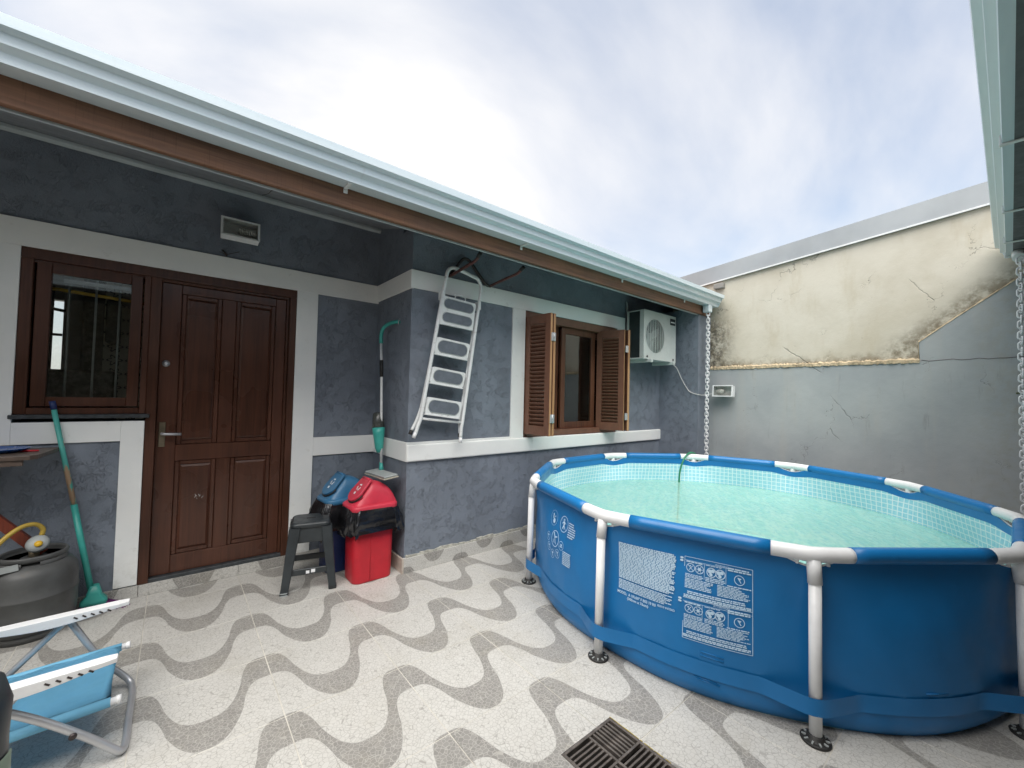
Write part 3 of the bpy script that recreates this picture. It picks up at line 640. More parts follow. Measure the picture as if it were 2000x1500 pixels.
# ---------------------------------------------------------------- the pool
PC = Vector((3.30, 1.395, 0)); RR = 1.50; T0 = 179.6; RZ = .745
pool = thing('pool', 'round blue above-ground frame pool with white legs and rim joints', 'pool', PC)
def pol(r, deg, z): return Vector((PC.x+r*math.cos(R(deg)), PC.y+r*math.sin(R(deg)), z))
def jdist(deg):      # signed degrees from the nearest joint
    return (deg-T0+18) % 36-18
JA = 6.2             # half opening of a rim joint
def rail_r(deg):
    a = jdist(deg); rc = RR*math.cos(R(18))/math.cos(R(18-abs(a)))
    if abs(a) < JA+1.5:  # rounded corner of the joint
        k = 1-abs(a)/(JA+1.5); rc -= .014*k*k
    return rc
def liner_r(deg, z):
    top_ = rail_r(deg)-.016
    a = abs(jdist(deg)); bul = 1.449+.006*math.cos(math.pi*a/18)*-1
    if z >= .70: return top_
    if z >= .40: t = (z-.40)/.30; t = t*t*(3-2*t); return bul*(1-t)+top_*t if top_ < bul else bul*(1-t**2)+top_*t**2
    if z >= .07: return bul+.004*math.sin(math.pi*(z-.07)/.33)
    t = 1-z/.07; return bul-.035*t*t
def ztop(deg):
    a = abs(jdist(deg)); 
    if a > 7.5: return .742
    t = a/7.5; t = t*t*(3-2*t); return .690+(.742-.690)*t
def sheet(zs, off, a0=0, a1=360, da=1.5, uv=True, tops=True):
    b = bm_(); ul = b.loops.layers.uv.new('uv') if uv else None; n = int(round((a1-a0)/da)); V = []
    closed = abs(a1-a0-360) < .01
    for i in range(n if closed else n+1):
        dg = a0+da*i; zt = ztop(dg); col = []
        for k, z in enumerate(zs):
            zz = z
            if tops and z > .60: zz = .60+(z-.60)/(.742-.60)*(zt-.60)
            wob = .0022*math.sin(dg*.9+z*14)+.0015*math.sin(dg*2.3-z*23)
            col.append(b.verts.new(pol(liner_r(dg, zz)+off+(wob if .1 < zz < .6 else 0), dg, zz)))
        V.append(col)
    for i in range(n):
        A, B = V[i], V[(i+1) % len(V)]
        for k in range(len(zs)-1):
            f = b.faces.new((A[k], B[k], B[k+1], A[k+1])); f.smooth = True
            if uv:
                for l, (ii, kk) in zip(f.loops, ((i, k), (i+1, k), (i+1, k+1), (i, k+1))): l[ul].uv = (R(da*ii)*1.45, zs[kk])
    return b
ZS = [0, .008, .02, .035, .05, .07, .1, .14, .2, .27, .34, .40, .45, .5, .55, .60, .63, .66, .69, .715, .742]
shell = part(pool, 'shell', sheet(ZS, 0), 'pool_blue')
inner = part(pool, 'liner', sheet([.012, .06, .12, .2, .3, .4, .45, .5, .55, .60, .638, .668], -.006, tops=False), 'liner')
b = bm_(); ul = b.loops.layers.uv.new('uv')
f = b.faces.new([b.verts.new(pol(1.395, k*5, .013)) for k in range(72)])
for l in f.loops: l[ul].uv = (l.vert.co.x, l.vert.co.y)
part(pool, 'liner_floor', b, 'liner')
part(pool, 'inner_band', sheet([.6685, .69, .715, .742], -.007), 'pool_blue_light')
# rim: blue sleeves with white T joints and legs
def jpath(dg, half, dz=0):
    o = []
    for k in range(13): a = dg-half+2*half*k/12; o.append(pol(rail_r(a), a, RZ+dz))
    return o
for k in range(10):
    dg = T0+36*k
    b = bm_(); P = [pol(rail_r(dg+JA-.35+t*(36-2*JA+.7)/10), dg+JA-.35+t*(36-2*JA+.7)/10, RZ) for t in range(11)]
    tube(b, P, .0335, 16); sl_ = part(pool, 'rail_sleeve', b, 'pool_blue_light')
    jt = part(pool, 'rim_joint', tube(bm_(), jpath(dg, JA), .0315, 16), 'white_plastic')
    b = bm_(); tube(b, [pol(rail_r(dg), dg, RZ-.005), pol(RR+.0, dg, RZ-.115)], .0265, 14); part(jt, 'socket', b, 'white_plastic')
    for s_ in (-1, 1):
        b = bm_(); tube(b, [pol(rail_r(dg+s_*2.2), dg+s_*2.2, RZ-.02), pol(rail_r(dg+s_*2.2)+.004, dg+s_*2.2, RZ-.046)], .007, 8); part(jt, 'pin', b, 'white_plastic')
    # the pale bead of the cut-out under the joint
    b = bm_(); tube(b, [pol(liner_r(dg+a*.75, ztop(dg+a*.75))+.002, dg+a*.75, ztop(dg+a*.75)) for a in range(-9, 10)], .0045, 6); part(jt, 'cut_out_bead', b, 'white_plastic')
    lg = part(pool, 'leg', tube(bm_(), [pol(RR+.0, dg, RZ-.1), pol(RR+.008, dg, .022)], .0232, 14), 'white_plastic')
    c = pol(RR+.008, dg, 0); b = bm_(); lathe(b, [(.0, .0005), (.052, .0005), (.054, .008), (.046, .013), (.043, .009), (.034, .011), (.031, .026), (.024, .030), (0, .030)], c, 28)
    ft = part(lg, 'foot', b, 'black_rubber')
    b = bm_()
    for q in range(10):
        a = 2*math.pi*q/10; d = Vector((math.cos(a), math.sin(a), 0)); obox(b, c+d*.039+Vector((0, 0, .0125)), (.009, .0028, .0035), Matrix.Rotation(a, 3, 'Z'))
    part(ft, 'foot_rib', b, 'grey_plastic')
# the strap round the legs
b = bm_(); V = []
def strap_r(dg):
    a = abs(jdist(dg)); base = liner_r(dg, .145)+.006; lr = RR+.031
    return max(base, lr-(lr-base)*max(0, a-1.0)/6.2 if a < 7.2 else base)
for i in range(360):
    V.append([b.verts.new(pol(strap_r(i)+.001*math.sin(i*.4), i, z)) for z in (.110, .145, .181)])
for i in range(360):
    for k in (0, 1): f = b.faces.new((V[i][k], V[(i+1) % 360][k], V[(i+1) % 360][k+1], V[i][k+1])); f.smooth = True
part(pool, 'leg_strap', b, 'pool_blue')
# welded seam patches low on the shell
def onshell(dg, z, off=.0016): return pol(liner_r(dg, z)+off+.003, dg, z)
b = bm_()
for (d0, z0) in ((199, .222), (199, .205), (198, .10), (198.4, .092), (233, .20)):
    tube(b, [onshell(d0, z0, 0), onshell(d0+3.8, z0-.004, 0)], .0022, 6)
part(pool, 'weld_line', b, 'pool_blue')
# ---- printed panels
def quad(b, d0, d1, z0, z1):
    n = max(1, int(abs(d1-d0)/1.4)); 
    for i in range(n):
        a, c = d0+(d1-d0)*i/n, d0+(d1-d0)*(i+1)/n
        b.faces.new([b.verts.new(onshell(a, z0)), b.verts.new(onshell(c, z0)), b.verts.new(onshell(c, z1)), b.verts.new(onshell(a, z1))])
DEG = 1/25.3e-3       # degrees per metre along the shell
rg = random.Random(11)
def lines(b, d0, d1, z1, z0, n, fill=.66, ragged=.12, left=False):
    st = (z1-z0)/n
    for i in range(n):
        zt = z1-i*st; e = d1-(d1-d0)*ragged*rg.random()*(1 if rg.random() < .6 else .25); x = d0
        while x < e:
            wd = rg.uniform(.25, 1.0); quad(b, x, min(e, x+wd), zt-st*fill, zt); x += wd+.10
b = bm_()
lines(b, 182.75, 194.4, .622, .436, 26, .80, .10); lines(b, 182.75, 194.0, .430, .380, 7, .66, .14)
part(pool, 'printed_text', b, 'print')['kind'] = 'stuff'
def textmesh(b, s, d0, z0, h, width=None, bold=0):
    cu = bpy.data.curves.new('t', 'FONT'); cu.body = s; cu.size = 1.0; cu.offset = bold; cu.resolution_u = 2
    o = bpy.data.objects.new('t', cu); COL.objects.link(o); bpy.context.view_layer.update()
    dg = bpy.context.evaluated_depsgraph_get(); me = bpy.data.meshes.new_from_object(o.evaluated_get(dg))
    xs = [v.co.x for v in me.vertices]; ys = [v.co.y for v in me.vertices]; x0, x1, y0, y1 = min(xs), max(xs), 0, .72
    sx = (width/(x1-x0)) if width else h/.72*DEG*1.0
    vs_ = [b.verts.new(onshell(d0+(v.co.x-x0)*sx, z0+v.co.y/.72*h, .002)) for v in me.vertices]
    for p in me.polygons:
        try: b.faces.new([vs_[i] for i in p.vertices])
        except ValueError: pass
    bpy.data.objects.remove(o); bpy.data.curves.remove(cu); bpy.data.meshes.remove(me)
for tx in (('MODEL:  A 10\'x30" F B03 19 R0', 182.5, .3575, .0140, 8.4, .03), ('(305cm x 76cm)', 184.8, .3385, .0125, 4.6, .03), ('\u00a92019 INTEX\u00ae', 191.2, .364, .010, 3.3, .025), ('WARNING', 201.2, .612, .0085, 2.2, .01), ('ATTENTION', 201.0, .4365, .0095, 2.6, .01)):
    b = bm_(); textmesh(b, *tx); part(pool, 'printed_lettering', b, 'print')
def ringp(b, d, z, r, t=.0016, n=26):
    for k in range(n):
        a0, a1 = 2*math.pi*k/n, 2*math.pi*(k+1)/n
        b.faces.new([b.verts.new(onshell(d+q*math.cos(a)*DEG, z+q*math.sin(a), .002)) for q, a in ((r, a0), (r, a1), (r-t, a1), (r-t, a0))])
def linep(b, d, z, x0, y0, x1, y1, t=.0011):
    v = Vector((x1-x0, y1-y0)); 
    if v.length < 1e-6: return
    v.normalize(); nx, ny = -v.y*t, v.x*t; n = 3
    for i in range(n):
        a, c = i/n, (i+1)/n; X = lambda q: x0+(x1-x0)*q; Y = lambda q: y0+(y1-y0)*q
        b.faces.new([b.verts.new(onshell(d+px*DEG, z+py, .0022)) for px, py in ((X(a)+nx, Y(a)+ny), (X(c)+nx, Y(c)+ny), (X(c)-nx, Y(c)-ny), (X(a)-nx, Y(a)-ny))])
def disc(b, d, z, r, cx=0, cy=0, n=14):
    b.faces.new([b.verts.new(onshell(d+(cx+r*math.cos(2*math.pi*k/n))*DEG, z+cy+r*math.sin(2*math.pi*k/n), .002)) for k in range(n)])
def figure(b, d, z, r, kind):
    if kind == 'x': linep(b, d, z, -r*.62, r*.62, r*.62, -r*.62, .0013); linep(b, d, z, -r*.35, -r*.55, r*.45, r*.5, r*.07); disc(b, d, z, r*.14, -r*.1, r*.42, 8)
    if kind == 'star':
        for k in range(6): linep(b, d, z, 0, 0, r*.8*math.cos(k*1.047), r*.8*math.sin(k*1.047), r*.055)
        disc(b, d, z, r*.36)
    if kind == 'swim': linep(b, d, z, -r*.5, -r*.1, r*.5, -r*.1, r*.06); linep(b, d, z, -r*.5, -r*.3, r*.5, -r*.3, r*.06); disc(b, d, z, r*.18, r*.2, r*.25, 8); linep(b, d, z, -r*.3, r*.3, r*.15, r*.05, r*.10)
    if kind == 'stand': disc(b, d, z, r*.14, -r*.05, r*.52, 8); linep(b, d, z, -r*.05, r*.35, r*.05, -r*.1, r*.15); linep(b, d, z, 0, -r*.1, -r*.22, -r*.6, r*.07); linep(b, d, z, 0, -r*.1, r*.22, -r*.6, r*.07); linep(b, d, z, -r*.1, r*.25, -r*.45, 0, r*.05); linep(b, d, z, r*.1, r*.25, r*.45, r*.1, r*.05); linep(b, d, z, -r*.65, r*.6, r*.6, -r*.65, .0012)
    if kind == 'adult': disc(b, d, z, r*.16, -r*.25, r*.40, 8); linep(b, d, z, -r*.25, r*.25, -r*.1, -r*.1, r*.12); disc(b, d, z, r*.33, r*.15, -r*.35, 10); disc(b, d, z, r*.12, r*.3, r*.25, 8)
    if kind == 'dive': linep(b, d, z, -r*.35, r*.55, r*.35, -r*.62, r*.06); linep(b, d, z, -r*.1, r*.2, r*.55, r*.35, r*.07); linep(b, d, z, -r*.45, r*.7, r*.05, r*.05, r*.10); linep(b, d, z, -r*.5, -r*.2, -r*.1, -r*.2, .001); linep(b, d, z, -r*.5, -r*.35, r*.05, -r*.35, .001); linep(b, d, z, -r*.5, -r*.5, r*.1, -r*.5, .001)
    if kind == 'misc': linep(b, d, z, -r*.3, r*.5, r*.3, -r*.5, r*.09); linep(b, d, z, r*.3, r*.4, -r*.1, 0, r*.1); disc(b, d, z, r*.2, -r*.1, r*.3, 8)
b = bm_()
# framed warning table with two halves
d0, d1 = 195.9, 207.2
for z in (.627, .447, .262): quad(b, d0, d1, z-.0012, z+.0012)
for d in (d0, d1): quad(b, d-.045, d+.045, .262, .627)
for zb, a1, a2 in ((.627, 199.4, 203.0), (.447, 199.2, 203.4)):
    for d in (a1, a2): quad(b, d-.035, d+.035, zb-.085, zb-.015)
    quad(b, d0, d1-3.8 if zb > .5 else d1, zb-.0165, zb-.0150)
    z = zb-.046
    for d, r, kd in ((197.0, .0195, 'x'), (198.55, .0195, 'star'), (205.15, .0215, 'misc')): ringp(b, d, z-(.010 if d > 203 else 0), r, .003); figure(b, d, z-(.010 if d > 203 else 0), r, kd)
    for d in (200.6, 202.1):
        ringp(b, d, z-.002, .021, .0035)
        for q in range(3): disc(b, d, z-.002, .009-.001*q, (-.007, .006, -.002)[q], (.004, .007, -.009)[q], 10)
part(pool, 'printed_warning_table', b, 'print')['kind'] = 'stuff'
b = bm_()
for zb in (.627, .447):
    lines(b, 196.2, 199.2, zb-.0175, zb-.026, 1, .7, .1); lines(b, 203.3, 207.0, zb-.010, zb-.027, 2, .7, .12); lines(b, 199.6, 202.8, zb-.0185, zb-.0225, 1, .8, .3)
    lines(b, 196.1, 199.3, zb-.074, zb-.092, 3, .6, .2); lines(b, 196.1, 201.0, zb-.094, zb-.138, 7, .6, .3); lines(b, 199.6, 202.9, zb-.072, zb-.092, 3, .6, .12); lines(b, 201.6, 206.9, zb-.094, zb-.142, 8, .6, .35); lines(b, 203.2, 207.0, zb-.086, zb-.0925, 1, .7, .1)
    lines(b, 196.6, 206.5, zb-.148, zb-.163, 2, .66, .25); lines(b, 196.0, 207.0, zb-.165, zb-.1785, 2, .8, .02)
for z in (.618, .606, .438, .426):
    for q in range(3): disc(b, 195.25+q*.12, z, .0048, 0, 0, 10)
part(pool, 'printed_fine_text', b, 'print')['kind'] = 'stuff'
b = bm_()
for d, z, r, kd, t in ((158.4, .583, .048, 'adult', .0016), (163.85, .580, .049, 'stand', .0036), (160.8, .468, .050, 'dive', .0042), (156.9, .456, .027, 'misc', .0022), (157.75, .398, .027, 'misc', .0022), (160.1, .368, .027, 'misc', .0022), (162.6, .388, .027, 'misc', .0022), (164.1, .450, .027, 'swim', .0022)):
    ringp(b, d, z, r, t); figure(b, d, z, r, kd)
part(pool, 'printed_pictograms', b, 'print')['kind'] = 'stuff'
b = bm_(); lines(b, 166.1, 169.2, .605, .512, 7, .5, .3); lines(b, 165.0, 168.3, .428, .345, 8, .55, .25); part(pool, 'printed_side_text', b, 'print')['kind'] = 'stuff'
# ---- water
b = bm_(); n = 96; rings = []
c = b.verts.new((PC.x, PC.y, .482))
for rr in (.2, .45, .7, .95, 1.15, 1.3, 1.40):
    rings.append([b.verts.new((PC.x+rr*math.cos(2*math.pi*k/n), PC.y+rr*math.sin(2*math.pi*k/n), .482+.002*math.sin(rr*17+k*.6)*math.sin(k*.35))) for k in range(n)])
rings.append([b.verts.new(pol(liner_r(k*360/n, .48)-.0065, k*360/n, .482)) for k in range(n)])
for k in range(n): b.faces.new((c, rings[0][k], rings[0][(k+1) % n])).smooth = True
for A, B in zip(rings, rings[1:]):
    for k in range(n): b.faces.new((A[k], B[k], B[(k+1) % n], A[(k+1) % n])).smooth = True
struct('water', b, 'water')
# hose
j6 = T0+36*6
b = bm_(); tube(b, [pol(1.56, j6-3, .60), pol(1.535, j6-1.5, .745), pol(1.49, j6+.5, .792), pol(1.42, j6+3.2, .772), pol(1.36, j6+5.6, .69), pol(1.335, j6+7, .58), pol(1.33, j6+7.4, .40), pol(1.33, j6+7.6, .2), pol(1.33, j6+8, .03)], .0095, 8, 6)
solo('garden_hose', b, 'hose_green', 'thin green hose bent over the far pool rim into the water', 'hose', pol(1.33, j6+8, .03))

# ---------------------------------------------------------------- rain chains
def link_mesh():
    b = bm_(); P = []
    for k in range(20):
        a = 2*math.pi*k/20; x = .0185*math.cos(a); z = .0185*math.sin(a)+(.0125 if math.sin(a) > 0 else -.0125)
        P.append((x, 0, z))
    tube(b, P, .0056, 8, closed=True); return mesh_of('link', b, 'white_plastic')
LM = link_mesh()
def chain(label, top_, z1, lean):
    t = thing('rain_chain', label, 'chain', (top_[0], top_[1], z1), 0, 'rain chains hanging from the gutters')
    n = int((top_[2]-z1)/.0415); rg_ = random.Random(int(top_[1]*10))
    for k in range(n):
        f = k/(n-1); z = top_[2]-.0415*(k+.5)
        inst(t, 'link', LM, (top_[0]+lean[0]*f+.006*math.sin(f*9), top_[1]+lean[1]*f, z), (rg_.uniform(-.05, .05), rg_.uniform(-.06, .06), R(12 if k % 2 else 102)+rg_.uniform(-.2, .2)))
chain('white plastic rain chain at the corner beside the air conditioner', (5.065, 2.372, 2.475), .012, (-.02, .0))
chain('white plastic rain chain at the far right edge of the picture', (5.02, -.055, 2.54), .012, (.0, -.01))

# ---------------------------------------------------------------- ladder on its hook
YL = 2.875
ld = thing('step_ladder', 'folded white step ladder with five grey treads hanging on the bay wall', 'ladder', (1.66, YL, 1.0))
def rail(pts, y=YL, r=.0125): return tube(bm_(), [(x, y, z) for x, z in pts], r, 10, 4)
def rpath(a, c, n=9): return [(a[0]+(c[0]-a[0])*i/n, a[1]+(c[1]-a[1])*i/n) for i in range(n+1)]
part(ld, 'front_rail', rail([(1.828, 1.03), (1.832, 1.10), (1.842, 1.16)]+rpath((1.85, 1.22), (1.98, 2.18))+[(1.992, 2.26), (1.99, 2.32), (1.955, 2.368), (1.90, 2.382), (1.80, 2.402), (1.72, 2.412), (1.672, 2.385), (1.652, 2.32)]+rpath((1.625, 2.18), (1.475, 1.26))+[(1.462, 1.19), (1.44, 1.13), (1.425, 1.08)], YL, .0145), 'white_metal')
part(ld, 'rear_rail', rail([(1.408, 1.10), (1.44, 1.16), (1.468, 1.23)]+rpath((1.488, 1.3), (1.64, 2.10)), YL+.035, .0125), 'white_metal')
part(ld, 'rear_rail', rail([(1.84, 1.06), (1.838, 1.14), (1.845, 1.2)]+rpath((1.852, 1.26), (1.97, 2.08)), YL+.035, .0125), 'white_metal')
def step(c0, c1, c2, c3, nt=1):
    """tread plate seen in its folded position: corners tl, tr, br, bl as (x, z)"""
    P = [Vector((x, YL-.006, z)) for x, z in (c0, c1, c2, c3)]; ex = (P[1]-P[0]).normalized(); ez = (P[0]-P[3]); h = ez.length; ez.normalize(); n_ = ex.cross(ez); w_ = (P[1]-P[0]).length
    c = sum(P, Vector())/4; rot = Matrix((ex, n_, ez)).transposed()
    b = bm_(); rr_ = rrect(w_/2, h/2, .016, 4)
    loft(b, [[c+rot@Vector((x, d, z)) for x, z in rr_] for d in (-.012, .012)], False); tr = part(ld, 'step', b, 'white_metal')
    b = bm_(); obox(b, c+rot@Vector((0, .004, -h/2-.004)), (w_/2, .014, .005), rot, .002); part(tr, 'step_lip', b, 'white_metal')
    sg = -1 if (rot@Vector((0, -1, 0))).y < 0 else 1
    for i in range(nt):
        hh = h/nt; zc = h/2-hh*(i+.5); oh = hh/2-.020; ow = w_/2-.022
        b = bm_(); loft(b, [[c+rot@Vector((x, sg*d, zc+z)) for x, z in rrect(ow, oh, oh*.98, 8)] for d in (.012, .0150)], False); tp = part(tr, 'tread_pad', b, 'tread')
        b = bm_(); tube(b, [c+rot@Vector((x, sg*.0135, zc+z)) for x, z in rrect(ow+.003, oh+.003, oh, 8)], .0026, 6, closed=True); part(tp, 'tread_rim', b, 'grey_plastic')
step((1.618, 2.168), (1.934, 2.149), (1.91, 1.924), (1.593, 1.947), 2); step((1.579, 1.831), (1.888, 1.801), (1.861, 1.674), (1.556, 1.700))
step((1.546, 1.595), (1.85, 1.559), (1.829, 1.439), (1.523, 1.470)); step((1.509, 1.358), (1.822, 1.317), (1.806, 1.192), (1.488, 1.228))
b = bm_(); tube(b, [(1.478, YL+.004, 1.19), (1.84, YL+.004, 1.150)], .0105, 8); part(ld, 'stretcher', b, 'white_metal')
b = bm_(); tube(b, [(1.735, YL-.004, 2.16), (1.742, YL-.004, 2.192), (1.76, YL-.004, 2.2), (1.82, YL-.004, 2.194), (1.834, YL-.004, 2.182), (1.838, YL-.004, 2.152)], .0045, 8); part(ld, 'latch_handle', b, 'white_metal')
for p, q, y in (((1.425, 1.085), (1.408, 1.045), YL), ((1.828, 1.03), (1.827, .985), YL), ((1.408, 1.10), (1.395, 1.07), YL+.035), ((1.84, 1.06), (1.84, 1.03), YL+.035)):
    b = bm_(); tube(b, [(p[0], y, p[1]), (q[0], y, q[1])], .0145, 10); part(ld, 'foot', b, 'white_plastic' if y == YL else 'black_rubber')
for x, z in ((1.625, 2.17), (1.975, 2.14)):
    b = bm_(); box(b, x-.016, x+.016, YL-.016, YL+.045, z-.035, z+.035, .005); part(ld, 'pivot_bracket', b, 'white_metal')
hk = thing('wall_hook', 'dark metal double arm bike hook above the ladder', 'hook', (1.93, 2.96, 2.36))
b = bm_(); tube(b, [(1.725, 2.955, 2.362), (1.79, 2.955, 2.45), (1.85, 2.955, 2.528), (1.888, 2.955, 2.545), (1.925, 2.955, 2.53), (2.03, 2.955, 2.43), (2.10, 2.955, 2.365), (2.15, 2.955, 2.358)], .0135, 8, 3); part(hk, 'wall_frame', b, 'dark_metal')
for pts in ([(1.735, 2.955, 2.365), (1.74, 2.80, 2.385), (1.752, 2.64, 2.41), (1.757, 2.60, 2.425), (1.762, 2.575, 2.455)], [(2.148, 2.955, 2.36), (2.16, 2.80, 2.38), (2.178, 2.64, 2.402), (2.186, 2.60, 2.416), (2.20, 2.575, 2.445)]):
    b = bm_(); tube(b, pts, .0125, 8, 4); am = part(hk, 'arm', b, 'hook_red'); e = Vector(pts[-1]); d = (e-Vector(pts[-2])).normalized()
    b = bm_(); tube(b, [e-d*.025, e+d*.022], .0155, 10); part(am, 'end_cap', b, 'black_rubber')

# ---------------------------------------------------------------- spray mop
mp_ = thing('spray_mop', 'teal and grey spray mop hanging beside the corner above the bins', 'mop', (1.33, 3.30, .72))
XM = 1.335
b = bm_(); tube(b, [(XM, 3.385, 1.80), (XM, 3.350, 1.50), (XM, 3.325, 1.12), (XM, 3.300, .80)], .0105, 10); part(mp_, 'pole', b, 'white_metal')
b = bm_(); tube(b, [(XM, 3.384, 1.80), (XM, 3.388, 1.87), (XM+.004, 3.36, 1.925), (XM+.02, 3.28, 1.955), (XM+.045, 3.20, 1.965), (XM+.058, 3.165, 1.962)], .015, 10, 4); part(mp_, 'handle', b, 'teal')
b = bm_(); tube(b, [(XM+.065, 3.17, 1.99), (XM+.05, 3.16, 1.965), (XM+.055, 3.17, 1.94)], .004, 6); part(mp_, 'hook_eye', b, 'steel')
b = bm_(); tube(b, [(XM, 3.366, 1.655), (XM, 3.352, 1.515)], .0155, 10); part(mp_, 'grip', b, 'black_rubber')
def axis_lathe(b, p0, p1, prof, seg=20):
    p0, p1 = Vector(p0), Vector(p1); d = (p1-p0); L = d.length; t = bm_(); lathe(t, [(r, z*L) for r, z in prof], seg=seg); join(b, t, Matrix.Translation(p0) @ d.to_track_quat('Z', 'Y').to_matrix().to_4x4())
b = bm_(); axis_lathe(b, (XM-.012, 3.352, 1.075), (XM-.012, 3.372, 1.215), [(.0, 0), (.050, 0), (.047, .5), (.040, .93), (.030, 1.0), (0, 1.0)]); part(mp_, 'bottle', b, 'smoke_plastic')
b = bm_(); axis_lathe(b, (XM-.008, 3.325, .885), (XM-.012, 3.352, 1.09), [(.0, 0), (.022, 0), (.034, .2), (.046, .75), (.052, 1.0), (.046, 1.0), (0, .9)]); part(mp_, 'bottle_holder', b, 'teal')
b = bm_(); axis_lathe(b, (XM, 3.290, .745), (XM, 3.305, .81), [(.0, 0), (.022, 0), (.016, .4), (.012, 1), (0, 1)]); part(mp_, 'joint', b, 'teal')
rot = Matrix.Rotation(R(1), 3, 'Z') @ Matrix.Rotation(R(-2), 3, 'X') @ Matrix.Rotation(R(-7), 3, 'Y')
b = bm_(); obox(b, (1.288, 3.185, .742), (.055, .192, .007), rot, .006); hd = part(mp_, 'head_plate', b, 'grey_plastic')
b = bm_(); obox(b, Vector((1.288, 3.185, .742))+rot@Vector((0, 0, -.014)), (.060, .198, .005), rot, .004); part(hd, 'cloth_pad', b, plain('pale_mop_cloth', (.42, .40, .33), .9, bump=.6, bscale=150))

# ---------------------------------------------------------------- bins with their bags
def bin_(name, label, loc, rz, body, lidm, hx=.155, hy=.118, hz=.53, sc=1.0):
    t = thing(name, label, 'bin', loc, rz, 'swing lid bins')
    b = bm_(); rings = []
    for z, k in ((0, .93), (.012, .95), (.25, .975), (hz, 1.0)): rings.append([(x, y, z) for x, y in rrect(hx*k, hy*k, .055*k, 6)])
    loft(b, rings); bo = part(t, 'body', b, body, True)
    b = bm_(); 
    for x in (-.03,): tube(b, [(x, -hy*.952, .02), (x, -hy*.995, hz-.05)], .0025, 6)
    part(bo, 'mould_seam', b, body, True)
    # rim
    b = bm_(); loft(b, [[(x, y, hz-.012) for x, y in rrect(hx*1.10, hy*1.13, .06, 6)], [(x, y, hz-.008) for x, y in rrect(hx*1.14, hy*1.17, .064, 6)], [(x, y, hz+.022) for x, y in rrect(hx*1.13, hy*1.16, .064, 6)], [(x, y, hz+.030) for x, y in rrect(hx*1.06, hy*1.08, .06, 6)]]); li = part(t, 'lid', b, lidm, True)
    # dome: steep on the flap side, gentle behind
    b = bm_(); NX, NY = 26, 16; V = []
    def zp(u):
        flap = (u+1.0)/.86; back = math.sqrt(max(0, 1-((u+.12)/1.14)**2)) if u > -.12 else 1
        return min(1, max(0, min(flap*1.0, back)))
    for i in range(NX+1):
        u = -1+2*i/NX; row = []
        for j in range(NY+1):
            v = -1+2*j/NY; sp_ = (1-abs(v)**3.2)**.62; rx_ = hx*1.04; 
            yy = v*hy*1.05*(1-.10*zp(u)*abs(v)**.5)*(1-.16*abs(u)**4); row.append(b.verts.new((u*rx_, yy, hz+.026+.160*zp(u)*sp_)))
        V.append(row)
    for i in range(NX):
        for j in range(NY): b.faces.new((V[i][j], V[i+1][j], V[i+1][j+1], V[i][j+1])).smooth = True
    part(li, 'dome', b, lidm, True)
    # swing flap lying on the steep side
    p0 = Vector((-hx*.97, 0, hz+.042)); p1 = Vector((-hx*.13, 0, hz+.190)); ez = (p1-p0); L = ez.length; ez.normalize(); ey = Vector((0, 1, 0)); en = ey.cross(ez)*-1
    if en.x > 0: en = -en
    poly = [(-.076, L), (.076, L)]
    for k in range(9): a = R(0-180*k/8); poly.append((.094*math.cos(a), .080+.076*math.sin(a)))
    def FP(q, d): return p0+ey*q[0]+ez*q[1]+en*d
    b = bm_(); loft(b, [[FP(q, .005) for q in poly], [FP(q, .015) for q in poly], [FP((q[0]*.95, L/2+(q[1]-L/2)*.96), .019) for q in poly]], False); fl = part(li, 'flap', b, lidm, True)
    b = bm_(); gp_ = [(q[0]*1.07, L/2+(q[1]-L/2)*1.05) for q in poly[2:]]
    tube(b, [FP(q, .002) for q in gp_], .006, 6); part(li, 'flap_gap', b, 'black_rubber', True)
    b = bm_(); tube(b, [FP((-.066, L), .012), FP((.066, L), .012)], .012, 8); part(fl, 'hinge_ridge', b, lidm, True)
    # recycling mark: three bent arrows and a code plate
    b = bm_(); c = (0, L*.60)
    def sq(pts): b.faces.new([b.verts.new(FP((c[0]+x, c[1]+y), .0202)) for x, y in pts])
    for k in range(3):
        a = R(90+120*k)
        def rp_(x, y): return (x*math.cos(a)-y*math.sin(a), x*math.sin(a)+y*math.cos(a))
        sq([rp_(*p) for p in ((.016, -.018), (.026, -.012), (.026, .006), (.016, .004))]); sq([rp_(*p) for p in ((.011, .006), (.032, .006), (.020, .020))])
    sq([(-.012, -.058), (.012, -.058), (.012, -.040), (-.012, -.040)])
    part(fl, 'recycling_mark', b, 'white_plastic', True)
    return t
bin_('waste_bin', 'red bin with faded red swing lid and recycling mark, in front of the blue one', (1.176, 3.095, 0), R(1), 'red', 'red_lid')
bin_('waste_bin', 'blue bin with blue swing lid, behind the red bin', (1.075, 3.40, 0), R(4), 'navy', 'blue_bin')
